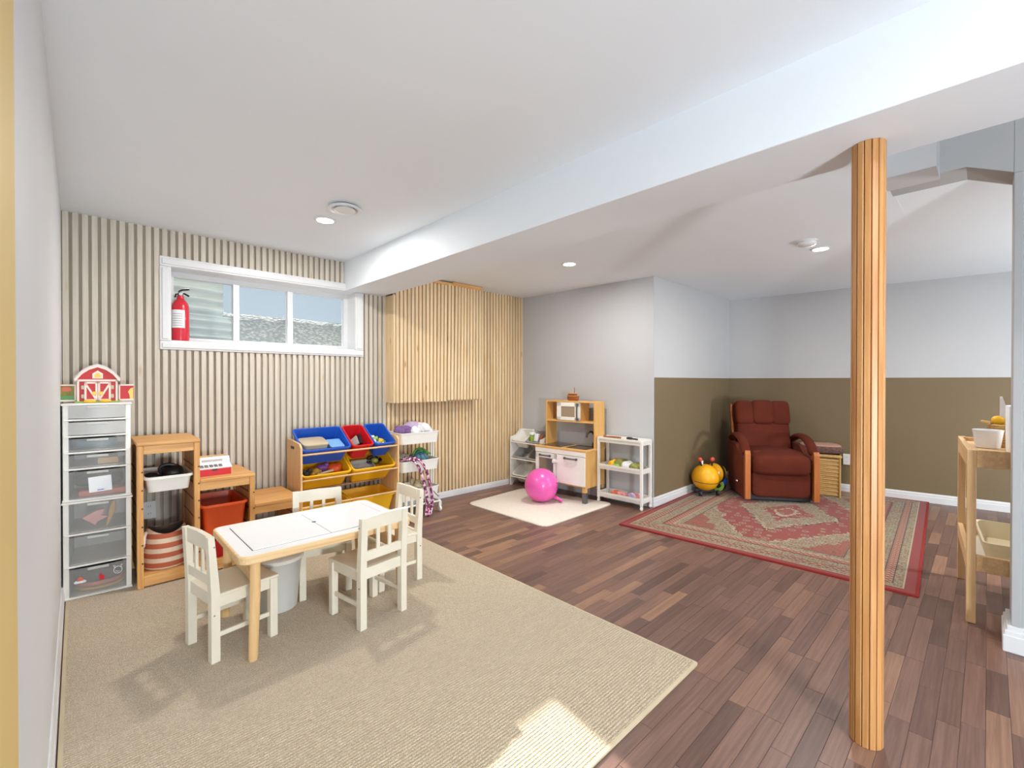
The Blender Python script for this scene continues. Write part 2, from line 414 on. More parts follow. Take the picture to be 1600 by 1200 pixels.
def stripe_mat():
    m, nt, b = newmat('striped_rope')
    tc = nd(nt, 'ShaderNodeTexCoord'); sp = nd(nt, 'ShaderNodeSeparateXYZ'); lk(nt, tc.outputs['Object'], sp.inputs[0])
    f = math_n(nt, 'FRACT', math_n(nt, 'MULTIPLY', math_n(nt, 'ADD', sp.outputs[2], 0.012), 18.0))
    c = mixc(nt, math_n(nt, 'GREATER_THAN', f, 0.48), S(226, 206, 182), S(186, 100, 72))
    lk(nt, c, b.inputs['Base Color']); b.inputs['Roughness'].default_value = 0.9
    bump(nt, b, noise(nt, coords(nt, (1, 1, 6)), 160, 2), 0.6, 0.003)
stripe_mat()
def wicker_mat():
    m, nt, b = newmat('wicker')
    v = coords(nt)
    br = nd(nt, 'ShaderNodeTexNoise'); br.inputs['Scale'].default_value = 90; lk(nt, v, br.inputs['Vector'])
    c = mixc(nt, br.outputs[0], S(216, 180, 112), S(168, 124, 66))
    lk(nt, c, b.inputs['Base Color']); b.inputs['Roughness'].default_value = 0.6
wicker_mat()
def braid_mat():
    m, nt, b = newmat('braid')
    vo = nd(nt, 'ShaderNodeTexVoronoi'); vo.inputs['Scale'].default_value = 55; lk(nt, coords(nt), vo.inputs['Vector'])
    r = nd(nt, 'ShaderNodeSeparateColor'); lk(nt, vo.outputs['Color'], r.inputs[0])
    c = ramp(nt, r.outputs[0], [(0.0, S(110, 40, 90)), (0.35, S(226, 170, 196)), (0.6, S(240, 226, 230)), (0.8, S(150, 60, 110))], 'CONSTANT')
    lk(nt, c, b.inputs['Base Color']); b.inputs['Roughness'].default_value = 0.9
braid_mat()
def gravel_mat():
    m, nt, b = newmat('gravel')
    v = coords(nt)
    vo = nd(nt, 'ShaderNodeTexVoronoi'); vo.inputs['Scale'].default_value = 28; lk(nt, v, vo.inputs['Vector'])
    n = noise(nt, v, 30, 4)
    c = mixc(nt, n, S(206, 212, 212), S(140, 150, 152))
    c = mixc(nt, ramp(nt, vo.outputs['Distance'], [(0.3, (0, 0, 0, 1)), (0.6, (0.6, 0.6, 0.6, 1))]), c, S(90, 96, 96))
    lk(nt, c, b.inputs['Base Color']); b.inputs['Roughness'].default_value = 0.95
    bump(nt, b, vo.outputs['Distance'], 1.0, 0.02)
gravel_mat()

# ================================================================ STRUCTURE
ZL, ZR = 2.235, 2.20            # ceiling left / right of the dropped beam
KX0, KX1 = (3.88, 3.90), (3.965, 2.20)
JX1 = (5.85, 2.22)
BX1 = (6.46, -2.5)
slab = struct('floor', box(B(), -1.5, 7, -2.6, 4.2, -0.15, -0.0015), 'laminate')
# --- floor strips
def proj(p):
    d = Vector(p) - Vector((0, 0, CAM_H))
    f = Vector((math.sin(YAW), math.cos(YAW), 0)); r = Vector((math.cos(YAW), -math.sin(YAW), 0))
    z = d.dot(f)
    return (800 + 711 * d.dot(r) / z, 596 - 711 * d.z / z, z) if z > 0.05 else (-9, -9, 0)
rng = random.Random(3)
strips = []
PW = 0.061; y = -1.28; row = 0
while y < 3.895:
    x = -1.2 - rng.random() * 0.4
    while x < 6.5:
        L = rng.choice((0.34, 0.42, 0.5, 0.62))
        x1 = x + L
        if x1 > -0.3 and not (x1 < 1.88 and y > 0.9 and y < 3.8): strips.append((max(x, -1.2), x1, y, y + PW, rng.random()))
        x = x1
    y += PW
def hidden(x, y):
    if 3.42 < x < 5.95 and 0.35 < y < 2.05: return True      # under the patterned rug
    if 2.82 < x < 3.7 and 2.58 < y < 3.45: return True       # under the small rug
    if y > 2.15 and x > 3.9: return True
    if x > 6.1: return True
    if x < 1.85 and y > 0.86: return True
    return False
def strip_px(s):
    cx, cy = (s[0] + s[1]) / 2, (s[2] + s[3]) / 2
    u, v, z = proj((cx, cy, 0))
    if z <= 0.3 or not (-20 < u < 1620 and 600 < v < 1215) or hidden(cx, cy): return 0
    return (s[1] - s[0]) * PW * 711 * 711 * CAM_H / z ** 3
strips.sort(key=strip_px, reverse=True)
def strip_mesh(lst, name):
    vs, fs, tint = [], [], []
    g = 0.0005
    for x0, x1, y0, y1, t in lst:
        b0 = len(vs); x0 += g; x1 -= g; y0 += g; y1 -= g; c = 0.0008
        vs += [(x0, y0, -0.008), (x1, y0, -0.008), (x1, y1, -0.008), (x0, y1, -0.008), (x0, y0, -c), (x1, y0, -c), (x1, y1, -c), (x0, y1, -c),
               (x0 + c, y0 + c, 0), (x1 - c, y0 + c, 0), (x1 - c, y1 - c, 0), (x0 + c, y1 - c, 0)]
        f = [(0, 1, 5, 4), (1, 2, 6, 5), (2, 3, 7, 6), (3, 0, 4, 7), (4, 5, 9, 8), (5, 6, 10, 9), (6, 7, 11, 10), (7, 4, 8, 11), (8, 9, 10, 11)]
        fs += [tuple(i + b0 for i in q) for q in f]; tint += [t] * 9
    me = bpy.data.meshes.new(name); me.from_pydata(vs, [], fs)
    at = me.attributes.new('tint', 'FLOAT', 'FACE'); at.data.foreach_set('value', tint)
    me.materials.append(MATS['laminate']); return me
for s in strips[:300]:
    obj('floor_plank', strip_mesh([s], 'floor_plank'), None, slab)
rest = obj('floor_planks', strip_mesh(strips[300:], 'floor_planks'), None, slab); rest['kind'] = 'stuff'

# --- back wall with window opening
WX0, WX1, WZ0, WZ1 = 0.462, 1.785, 1.470, 1.99
bm = B()
box(bm, -0.3, WX0, 3.895, 4.15, -0.1, 2.5); box(bm, WX1, 4.1, 3.895, 4.15, -0.1, 2.5)
box(bm, WX0, WX1, 3.895, 4.15, -0.1, WZ0); box(bm, WX0, WX1, 3.895, 4.15, WZ1, 2.5)
wall_back = struct('wall_back', bm, 'slat_backing')
slat_cache = {}
def slat(x, z0, z1, mat, parent=None, yf=3.872, wd=0.0285, th=0.023, tilt=0.0):
    key = (round(z1 - z0, 3), mat, wd, th)
    if key not in slat_cache:
        slat_cache[key] = mesh_of(box(B(), -wd / 2, wd / 2, 0, th, 0, z1 - z0, 0.0015, 1), 'slat', mat)
    o = obj('slat', slat_cache[key], None, parent or wall_back, loc=(x, yf, z0))
    if tilt: o.rotation_euler = (0, tilt, 0)
    return o
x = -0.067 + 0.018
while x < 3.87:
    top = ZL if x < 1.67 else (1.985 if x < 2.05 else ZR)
    if x < 2.085: mat = 'slat_daylit'
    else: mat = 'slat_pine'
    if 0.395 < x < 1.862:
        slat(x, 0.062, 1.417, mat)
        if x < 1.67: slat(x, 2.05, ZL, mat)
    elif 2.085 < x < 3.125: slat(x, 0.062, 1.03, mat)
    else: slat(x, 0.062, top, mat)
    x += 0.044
# --- window 1
win = struct('window_1', None or (lambda b_: (box(b_, WX0, WX1, 4.03, 4.08, WZ0, WZ0 + 0.045), box(b_, WX0, WX1, 4.03, 4.08, WZ1 - 0.045, WZ1),
      box(b_, WX0, WX0 + 0.04, 4.03, 4.08, WZ0 + 0.045, WZ1 - 0.045), box(b_, WX1 - 0.04, WX1, 4.03, 4.08, WZ0 + 0.045, WZ1 - 0.045), b_)[-1])(B()), 'trim_white')
for mx in (0.893, 1.287):
    obj('mullion', box(B(), mx - 0.022, mx + 0.022, 4.022, 4.075, WZ0 + 0.04, WZ1 - 0.04, 0.004), 'trim_white', win)
for a, b_ in ((WX0 + 0.04, 0.871), (0.915, 1.265), (1.309, WX1 - 0.04)):
    obj('pane', box(B(), a, b_, 4.05, 4.054, WZ0 + 0.045, WZ1 - 0.045), 'window_glass', win)
lt = B(); box(lt, 0.868, 0.882, 4.005, 4.022, 1.66, 1.72, 0.003); box(lt, 0.855, 0.875, 4.0, 4.012, 1.70, 1.712, 0.003)
obj('latch', lt, 'trim_white', win)
lt = B(); box(lt, 1.262, 1.274, 4.008, 4.024, 1.66, 1.72, 0.003)
obj('latch', lt, 'trim_white', win)
jb = B(); t = 0.006
box(jb, WX0, WX1, 3.88, 4.14, WZ0, WZ0 + 0.012); box(jb, WX0, WX1, 3.88, 4.14, WZ1 - t, WZ1)
box(jb, WX0, WX0 + t, 3.88, 4.14, WZ0, WZ1); box(jb, WX1 - t, WX1, 3.88, 4.14, WZ0, WZ1)
obj('window_jamb', jb, 'trim_white', win)
def casing(b_, x0, x1, z0, z1, horiz):
    box(b_, x0, x1, 3.862, 3.897, z0, z1, 0.004)
    if horiz: box(b_, x0 + 0.012, x1 - 0.012, 3.854, 3.866, z0 + 0.012, z1 - 0.014, 0.004)
    else: box(b_, x0 + 0.012, x1 - 0.014, 3.854, 3.866, z0 + 0.012, z1 - 0.012, 0.004)
for nm, x0, x1, z0, z1, hz in (('head', 0.405, 1.855, 1.985, 2.05, True), ('stool', 0.405, 1.855, 1.417, 1.475, True), ('side', 0.405, 0.468, 1.476, 1.984, False), ('side', 1.78, 1.855, 1.476, 1.984, False)):
    b_ = B(); casing(b_, x0, x1, z0, z1, hz); obj('window_casing', b_, 'trim_white', win)

# --- other walls
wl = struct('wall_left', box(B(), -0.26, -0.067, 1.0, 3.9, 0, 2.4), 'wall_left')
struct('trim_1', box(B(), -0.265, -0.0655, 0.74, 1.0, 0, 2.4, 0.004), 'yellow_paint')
def wall_seg(name, p0, p1, thick, parts):
    """vertical wall between p0 and p1, thickened to the right of travel; parts = [(z0, z1, mat)]"""
    d = (Vector(p1) - Vector(p0)).normalized(); n = Vector((d.y, -d.x)) * thick
    me = None; bm_ = B()
    for i, (z0, z1, mat) in enumerate(parts):
        q = [p0, p1, (p1[0] + n.x, p1[1] + n.y), (p0[0] + n.x, p0[1] + n.y)]
        k0 = len(bm_.faces)
        loft(bm_, [[(a, b_, z0) for a, b_ in q], [(a, b_, z1) for a, b_ in q]])
        bm_.faces.ensure_lookup_table()
        for f in bm_.faces[k0:]: f.material_index = i
    bmesh.ops.recalc_face_normals(bm_, faces=bm_.faces)
    me = bpy.data.meshes.new(name); bm_.to_mesh(me); bm_.free()
    for _, _, mat in parts: me.materials.append(MATS[mat])
    o = bpy.data.objects.new(name, me); COL.objects.link(o); o['kind'] = 'structure'
    return o
DADO = 1.236
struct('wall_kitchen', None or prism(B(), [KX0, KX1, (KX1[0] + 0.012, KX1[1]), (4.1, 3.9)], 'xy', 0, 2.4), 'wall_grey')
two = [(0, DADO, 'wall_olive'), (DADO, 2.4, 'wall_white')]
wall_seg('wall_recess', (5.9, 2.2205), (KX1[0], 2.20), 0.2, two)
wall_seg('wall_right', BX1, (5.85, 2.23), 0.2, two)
def baseboard(name, p0, p1, h=0.09, t=0.014):
    """runs p0 -> p1 with the room on the left of travel"""
    d = (Vector(p1) - Vector(p0)).normalized(); n = Vector((-d.y, d.x))
    prof = [(0, 0), (t, 0), (t, h * 0.62), (t * 0.75, h * 0.66), (t * 0.75, h * 0.86), (t * 0.35, h), (0, h)]
    L = [[(p[0] + n.x * o_, p[1] + n.y * o_, z) for o_, z in prof] for p in (p0, p1)]
    return struct(name, loft(B(), L), 'trim_white')
baseboard('baseboard_back', (3.88, 3.874), (-0.06, 3.874), 0.062, 0.012)
baseboard('baseboard_left', (-0.067, 3.87), (-0.067, 0.74), 0.085, 0.013)
baseboard('baseboard_kitchen', (3.965, 2.187), (3.88, 3.87), 0.09)
baseboard('baseboard_recess', (5.85, 2.2195), (3.952, 2.1998), 0.09)
baseboard('baseboard_right', BX1, (5.85, 2.22), 0.09)
# partition on the right with its clipped opening corner
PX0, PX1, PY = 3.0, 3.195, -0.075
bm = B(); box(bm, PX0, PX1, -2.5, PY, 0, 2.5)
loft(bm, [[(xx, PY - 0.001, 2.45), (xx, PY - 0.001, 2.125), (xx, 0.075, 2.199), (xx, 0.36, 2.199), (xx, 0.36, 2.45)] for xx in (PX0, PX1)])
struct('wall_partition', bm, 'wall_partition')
b_ = B()
for o_, z0, z1 in ((0.026, 0.0, 0.075), (0.021, 0.07, 0.095), (0.014, 0.09, 0.115)):
    box(b_, PX0 - o_, PX1 + o_, -2.5, PY + o_, z0, z1, 0.004)
struct('baseboard_partition', b_, 'trim_white')
struct('trim_2', box(B(), PX0 - 0.008, PX0, PY - 0.03, PY, 0.115, 2.12, 0.003), 'wall_partition')
struct('trim_3', box(B(), 2.80, PX0, 0.165, 0.36, 2.17, 2.45), 'wall_white')

# --- ceilings and beam
struct('ceiling', box(B(), -0.3, 1.70, -3.3, 3.9, ZL, 2.5), 'ceiling_white')
bm = B(); box(bm, 2.03, 6.6, 0.35, 3.9, ZR, 2.5); box(bm, PX0 + 0.1, 6.6, -3.3, 0.36, ZR + 0.0005, 2.5); box(bm, 2.03, PX0 + 0.11, -3.3, 0.36, 2.44, 2.5)
struct('ceiling_lower', bm, 'ceiling_white')
struct('ceiling_beam', box(B(), 1.685, 2.045, -3.3, 3.895, 1.985, 2.5, 0.004), 'ceiling_white')

# --- post wrapped in narrow oak strips
post = thing('support_post', 'round support post wrapped in narrow orange oak strips under the ceiling beam', 'post', (1.902, 0.277, 0))
obj('core', cyl(B(), (0, 0, 0), 0.0385, 1.985, 24), 'recliner_oak', post)
NP = 14; rp = 0.0425; wd = 2 * PI * rp / NP * 0.90
pm = mesh_of(box(B(), -0.004, 0.004, -wd / 2, wd / 2, 0, 1.984, 0.0015, 1), 'strip', 'post_oak')
for k in range(NP):
    a = 2 * PI * k / NP + 0.1
    obj('strip', pm, None, post, loc=((rp - 0.001) * math.cos(a), (rp - 0.001) * math.sin(a), 0), rot=(0, 0, a))

# --- slatted box covering the upper wall beside the beam
CX0, CX1, CYF, CZ0 = 2.075, 3.115, 3.725, 1.0
cov = thing('slatted_cover', 'pine slatted box built out from the wall under the beam', 'cover', ((CX0 + CX1) / 2, 3.80, CZ0))
cx = (CX0 + CX1) / 2
obj('backing_panel', box(B(), CX0 + 0.01 - cx, CX1 - cx, CYF + 0.024 - 3.8, CYF + 0.036 - 3.8, 0.004, ZR - CZ0 - 0.06), 'slat_backing', cov)
obj('side_board', box(B(), CX0 - cx, CX0 + 0.02 - cx, CYF - 3.8, 3.872 - 3.8, 0.0, 1.985 - CZ0, 0.002, 1), 'slat_pine', cov)
obj('side_board', box(B(), CX1 - 0.02 - cx, CX1 - cx, CYF + 0.02 - 3.8, 3.872 - 3.8, 0.0, ZR - CZ0 - 0.02, 0.002, 1), 'slat_pine', cov)
obj('bottom_board', box(B(), CX0 + 0.02 - cx, CX1 - 0.02 - cx, CYF + 0.025 - 3.8, 3.872 - 3.8, 0.0, 0.018, 0.002, 1), 'pine_x', cov)
obj('top_rail', box(B(), 2.36 - cx, 2.75 - cx, CYF - 0.005 - 3.8, CYF + 0.03 - 3.8, ZR - CZ0 - 0.045, ZR - CZ0 - 0.015, 0.002, 1), 'pine_x', cov)
obj('top_rail', box(B(), 2.73 - cx, CX1 - cx, CYF - 0.012 - 3.8, CYF + 0.03 - 3.8, ZR - CZ0 - 0.04, ZR - CZ0 - 0.004, 0.002, 1), 'pine_x', cov)
x = CX0 + 0.042; i = 0
while x < CX1 - 0.005:
    tl = 0.0 if i < 8 else (0.010 * min(1, (i - 7) / 5) if i < 16 else 0.016 - 0.0018 * (i - 15))
    hi = (1.985 if x < 2.05 else ZR - 0.03) - CZ0
    zz = 0.0 if i < 14 else 0.012
    slat(x - cx, zz, hi, 'slat_pine', cov, CYF - 3.8 - (0.0 if i < 14 else 0.006), 0.029, 0.023, tl)
    x += 0.0405; i += 1

# --- outside the window
bm = B(); nx, ny = 36, 22
g = [[None] * (nx + 1) for _ in range(ny + 1)]
r2 = random.Random(5)
for j in range(ny + 1):
    for i in range(nx + 1):
        yy = 4.16 + (j / ny) ** 1.3 * 2.6; xx = -1.0 + 5.5 * i / nx
        zz = 1.40 + min(0.46, max(0, (yy - 4.35)) * 0.62) + r2.uniform(-0.012, 0.02)
        g[j][i] = bm.verts.new((xx, yy, zz))
for j in range(ny):
    for i in range(nx): bm.faces.new((g[j][i], g[j][i + 1], g[j + 1][i + 1], g[j + 1][i]))
gr = obj('gravel_bank', bm, 'gravel', smooth=True); gr['kind'] = 'stuff'
tag(gr, 'grey gravel bank outside behind the window panes', 'gravel')
def corr(name, label, x0, x1, y0, y1, z0, z1, n):
    """corrugated sheet, ridges horizontal, bending back at its right end"""
    bm_ = B(); rows = []
    nz = n * 8
    for j in range(nz + 1):
        z = z0 + (z1 - z0) * j / nz
        off = 0.021 * math.sin(2 * PI * j / 8)
        rows.append([(x0 + (x1 - x0) * k / 8, y0 + (y1 - y0) * (k / 8) ** 2 - off, z) for k in range(9)])
    loft(bm_, rows, False, False, False)
    o = obj(name, bm_, 'corrugated', smooth=True)
    md = o.modifiers.new('thick', 'SOLIDIFY'); md.thickness = 0.003
    return tag(o, label, 'window well')
corr('window_well', 'lower corrugated metal window well sheet outside the left pane', 0.2, 1.0, 4.38, 4.5, 1.42, 1.745, 5)
corr('window_well', 'upper corrugated metal sheet outside the left pane behind the extinguisher', 0.2, 0.905, 4.44, 4.52, 1.70, 2.1, 5)

# --- ceiling fittings
def downlight(x, y, z, label, seen=True):
    t = thing('downlight', label, 'light', (x, y, z), 0, 'recessed ceiling lights')
    obj('trim_ring', lathe(B(), [(0.052, -0.001), (0.066, -0.001), (0.066, -0.004), (0.052, -0.009), (0.050, -0.004)], 32), 'trim_white', t, True)
    obj('lens', cyl(B(), (0, 0, -0.0055), 0.051, 0.004, 32), 'lamp_lens', t)
    ld = bpy.data.lights.new('lamp', 'AREA'); ld.shape = 'DISK'; ld.size = 0.10; ld.energy = LAMP_W; ld.color = LAMP_COL
    lo = bpy.data.objects.new('lamp', ld); COL.objects.link(lo); lo.parent = t; lo.location = (0, 0, -0.012)
downlight(1.152, 2.937, ZL, 'lit recessed downlight next to the round ceiling vent')
downlight(3.03, 2.465, ZR, 'lit recessed downlight in front of the play kitchen, right of the beam')
downlight(4.05, 0.876, ZR, 'lit recessed downlight next to the smoke detector')
downlight(1.15, -0.9, ZL, 'added recessed fill downlight, unseen behind the view, in the higher ceiling')  # this and the next are unseen downlights added as fill
downlight(4.05, -1.2, ZR, 'added recessed fill downlight, unseen behind the partition, in the lower ceiling')
emis('fill_glow_left', (0.89, 0.96, 1.0, 1), FILL_L)
emis('fill_glow_right', (0.90, 0.97, 1.0, 1), FILL_R)
def fill_globe(x, y, label, mat, gr=0.19):  # glowing globe on a stand, added out of view to brighten the room
    t = thing('fill_globe_lamp', label, 'lamp', (x, y, 0))
    obj('base', lathe(B(), [(0.14, 0), (0.14, 0.015), (0.02, 0.03), (0.012, 0.035)], 28), 'metal_dark', t, True)
    obj('pole', cyl(B(), (0, 0, 0.03), 0.011, 0.58, 14), 'metal_dark', t, True)
    obj('fill_sphere', ball(B(), (0, 0, 0.58 + gr), gr, 20, 12), mat, t, True)
fill_globe(0.02, -2.05, 'added fill-light globe on a stand, unseen behind the view in the carpeted half', 'fill_glow_left', 0.22)
fill_globe(4.7, -1.6, 'added fill-light globe on a stand, unseen behind the partition wall', 'fill_glow_right')
v = thing('ceiling_vent', 'round white ceiling air vent beside a downlight', 'vent', (1.150, 2.635, ZL))
obj('outer_ring', lathe(B(), [(0.055, 0), (0.075, -0.004), (0.094, -0.016), (0.094, -0.022), (0.075, -0.024), (0.066, -0.012), (0.055, -0.002)], 36), 'trim_white', v, True)
obj('duct_collar', cyl(B(), (0, 0, -0.003), 0.07, 0.003, 30), 'ink_dark', v)
obj('center_cone', lathe(B(), [(0.03, -0.008), (0.058, -0.02), (0.06, -0.027), (0.04, -0.032), (0.0, -0.034)], 32), 'trim_white', v, True)
s_ = thing('smoke_detector', 'white round smoke detector on the lower ceiling', 'smoke detector', (3.775, 0.90, ZR))
obj('body', lathe(B(), [(0.055, 0), (0.058, -0.012), (0.055, -0.026), (0.045, -0.034), (0.0, -0.036)], 32), 'trim_white', s_, True)
obj('base', cyl(B(), (0, 0, -0.008), 0.064, 0.008, 32), 'trim_white', s_)
h_ = B(); tube(h_, [(0, 0, 0), (0, 0, -0.02), (0.01, 0, -0.03), (0.025, 0, -0.024), (0.03, 0, -0.012)], 0.004, 8)
one('ceiling_hook', h_, 'metal_dark', 'small dark hook in the lower ceiling beside the post', 'hook', (4.95, 0.62, ZR))
def outlet(name, label, loc, rotz):
    o = thing(name, label, 'outlet', loc, rotz)
    obj('plate', box(B(), -0.036, 0.036, -0.006, 0, -0.058, 0.058, 0.003), 'trim_white', o)
    for dz in (-0.024, 0.024):
        f_ = obj('socket', box(B(), -0.017, 0.017, -0.008, -0.005, dz - 0.014, dz + 0.014, 0.003), 'trim_white', o)
        for sx in (-0.006, 0.006): obj('slot', box(B(), sx - 0.001, sx + 0.001, -0.009, -0.0075, dz - 0.004, dz + 0.006), 'ink_dark', f_)
outlet('wall_outlet', 'white wall outlet behind the pine shelf above the striped basket', (0.345, 3.872, 0.34), 0)
outlet('wall_outlet', 'white wall outlet on the olive wall beside the wicker hamper', (5.985, 1.045, 0.36), -PI / 2 + 0.13)

# ================================================================ RUGS
CZ = 0.008
cp = thing('area_rug', 'large tan ribbed rug under the children\'s table', 'rug', (0.93, 2.35, 0))
bm = B(); loft(bm, [rrect(1.935, 3.01, 0.012, 3, 0.0), rrect(1.94, 3.015, 0.012, 3, 0.004), rrect(1.93, 3.005, 0.01, 3, CZ)])
o = obj('pile', bm, 'carpet_tan', cp)
bd = B(); L_ = [rrect(1.95, 3.025, 0.014, 3, 0.0), rrect(1.95, 3.025, 0.014, 3, 0.007), rrect(1.925, 3.0, 0.012, 3, 0.0088), rrect(1.925, 3.0, 0.012, 3, 0.0)]
loft(bd, L_, False, False)
M('rug_binding', S(206, 190, 160), 0.9, var=0.06)
obj('binding', bd, 'rug_binding', cp)
cp.location = (0.93 - 0.005, 0.845 + 1.51, 0)

rug = thing('patterned_rug', 'red and beige oriental rug in front of the recliner', 'rug', (4.665, 1.262, 0), math.radians(2.9))
obj('pile', loft(B(), [rrect(2 * RUG_HX, 2 * RUG_HY, 0.01, 3, 0), rrect(2 * RUG_HX, 2 * RUG_HY, 0.01, 3, 0.007), rrect(2 * RUG_HX - 0.012, 2 * RUG_HY - 0.012, 0.01, 3, 0.010)]), 'persian', rug)
M('rug_edge', S(136, 30, 24), 0.95)
obj('binding', loft(B(), [rrect(2 * RUG_HX + 0.012, 2 * RUG_HY + 0.012, 0.012, 3, 0), rrect(2 * RUG_HX + 0.012, 2 * RUG_HY + 0.012, 0.012, 3, 0.009), rrect(2 * RUG_HX - 0.02, 2 * RUG_HY - 0.02, 0.012, 3, 0.0108), rrect(2 * RUG_HX - 0.02, 2 * RUG_HY - 0.02, 0.012, 3, 0.0)], False, False), 'rug_edge', rug)
bm = B(); P_ = [(2.755, 3.52), (2.765, 2.50), (3.78, 2.52), (3.60, 3.58)]
def soft(poly, k=0.08):
    out = []
    for i in range(len(poly)):
        a, b_, c = Vector(poly[i - 1]), Vector(poly[i]), Vector(poly[(i + 1) % len(poly)])
        p, q = b_ + (a - b_).normalized() * k, b_ + (c - b_).normalized() * k
        for t in (0, 0.33, 0.66, 1): out.append(tuple((p * (1 - t) + b_ * t) * (1 - t) + (b_ * (1 - t) + q * t) * t))
    return out
sp_ = soft(P_); cc = Vector((3.25, 3.05))
loft(bm, [[(x, y, 0) for x, y in sp_], [(x, y, 0.007) for x, y in sp_], [(x + (cc.x - x) * 0.012, y + (cc.y - y) * 0.012, 0.011) for x, y in sp_]])
for v_ in bm.verts: v_.co.x -= 3.25; v_.co.y -= 3.05
one('play_rug', bm, 'white_rug', 'small cream rug on the wood floor in front of the play kitchen', 'rug', (3.25, 3.05, 0))

# ================================================================ TABLE AND CHAIRS
TZ = 0.46
tb = thing('activity_table', 'low pine children\'s table with a white two-panel top', 'table', (0.895, 2.42, CZ))
hh = TZ - CZ
bm = B(); loft(bm, [rrect(0.815, 0.555, 0.045, 6, hh - 0.034), rrect(0.82, 0.56, 0.045, 6, hh - 0.030), rrect(0.82, 0.56, 0.045, 6, hh - 0.003), rrect(0.814, 0.554, 0.043, 6, hh)])
obj('tabletop_frame', bm, 'table_pine', tb)
for sx in (-1, 1):
    obj('white_panel', box(B(), sx * 0.172 - 0.1708, sx * 0.172 + 0.1708, -0.2065, 0.2065, hh - 0.004, hh + 0.0025, 0.002), 'board_white', tb)
obj('panel_gap', box(B(), -0.3462, 0.346, -0.2100, 0.2085, hh - 0.005, hh + 0.0006), 'ink_dark', tb)
obj('finger_hole', cyl(B(), (0, 0.02, hh - 0.001), 0.011, 0.004, 20), 'ink_dark', tb)
obj('top_coating', loft(B(), [rrect(0.80, 0.54, 0.04, 6, hh - 0.001), rrect(0.80, 0.54, 0.04, 6, hh + 0.0003)]), 'board_white', tb)
for sx in (-1, 1):
    obj('apron', box(B(), sx * 0.33 - 0.011, sx * 0.33 + 0.011, -0.22, 0.22, 0.30, 0.36, 0.003), 'table_pine', tb)
    for sy in (-1, 1):
        l_ = B(); x0, y0 = sx * 0.345, sy * 0.245
        tube(l_, [(x0 * (1 + 0.03), y0 * 1.02, 0), (x0 * 1.03, y0 * 1.02, 0.004), (x0, y0, 0.3), (x0, y0, hh - 0.033)], 0.021, 16, [0.85, 0.92, 1, 1])
        obj('leg', l_, 'table_pine_z', tb, True)
obj('long_rail', box(B(), -0.33, 0.33, -0.012, 0.012, 0.37, 0.42, 0.003), 'table_pine', tb)

def make_chair(label):
    t = thing('child_chair', label, 'chair', (0, 0, 0), 0, 'white children\'s chairs at the low table')
    W, D, H = 0.275, 0.28, 0.535; p = 0.034; sz = 0.285
    for sx in (-1, 1):
        xo = sx * (W / 2 - p / 2)
        obj('leg', box(B(), xo - p / 2, xo + p / 2, -D / 2, -D / 2 + p, 0, sz - 0.014, 0.003), 'chair_white', t)
        b_ = B(); q = [(D / 2 - p, 0), (D / 2, 0), (D / 2, sz), (D / 2 + 0.012, H), (D / 2 + 0.012 - p * 0.72, H), (D / 2 - p, sz)]
        prism(b_, q, 'yz', xo - p / 2, xo + p / 2)
        o_ = obj('back_post', b_, 'chair_white', t)
        for zz in (0.2, 0.49): obj('screw_cap', cyl(B(), (sx * W / 2, D / 2 - 0.012, zz), 0.004, 0.0012, 10, 'x'), 'metal_grey', o_)
        obj('side_rail', box(B(), xo - 0.009, xo + 0.009, -D / 2 + p, D / 2 - p, sz - 0.058, sz - 0.012, 0.002), 'chair_white', t)
        obj('stretcher', box(B(), xo - 0.006, xo + 0.006, -D / 2 + p, D / 2 - p, 0.098, 0.118, 0.002), 'chair_white', t)
    obj('seat', box(B(), -W / 2 + 0.002, W / 2 - 0.002, -D / 2 - 0.006, D / 2 - p * 0.9, sz - 0.014, sz, 0.004), 'chair_white', t)
    obj('front_rail', box(B(), -W / 2 + p, W / 2 - p, -D / 2 + 0.008, -D / 2 + 0.024, sz - 0.056, sz - 0.014, 0.002), 'chair_white', t)
    obj('rear_rail', box(B(), -W / 2 + p, W / 2 - p, D / 2 - p + 0.006, D / 2 - 0.008, sz - 0.05, sz + 0.004, 0.002), 'chair_white', t)
    yb0, yb1 = D / 2 - 0.016, D / 2 + 0.004
    tr = B(); prism(tr, [(-W / 2 + p, H - 0.062), (W / 2 - p, H - 0.062), (W / 2 - p, H), (0, H + 0.004), (-W / 2 + p, H)], 'xz', yb0, yb1)
    obj('top_rail', tr, 'chair_white', t)
    obj('lower_rail', box(B(), -W / 2 + p, W / 2 - p, yb0 - 0.004, yb1 - 0.004, 0.325, 0.368, 0.002), 'chair_white', t)
    for k in (-1, 1): obj('back_slat', box(B(), k * 0.034 - 0.009, k * 0.034 + 0.009, yb0 + 0.002, yb1 - 0.006, 0.366, H - 0.06, 0.002), 'chair_white', t)
    return t
R = math.radians
ch = make_chair('white child chair at the table\'s left end, its seat half under the table')
ch.location = (0.515, 2.412, CZ); ch.rotation_euler = (0, 0, R(101))
dup(ch, (1.085, 2.215, CZ), R(188.6), 'white child chair nearest the camera, its back toward the bare carpet')
dup(ch, (1.025, 2.675, CZ), R(-11), 'white child chair on the wall side of the table, facing the camera')
dup(ch, (1.365, 2.50, CZ), R(-90), 'white child chair at the table\'s right end nearest the wood floor')
bn = thing('paper_bin', 'white round bin under the middle of the children\'s table', 'bin', (0.765, 2.59, CZ))
obj('bucket', lathe(B(), [(0.085, 0), (0.09, 0.004), (0.112, 0.255), (0.118, 0.262), (0.118, 0.272), (0.108, 0.272), (0.086, 0.01), (0.0, 0.008)], 40, None, True, True), 'bin_frost', bn, True)
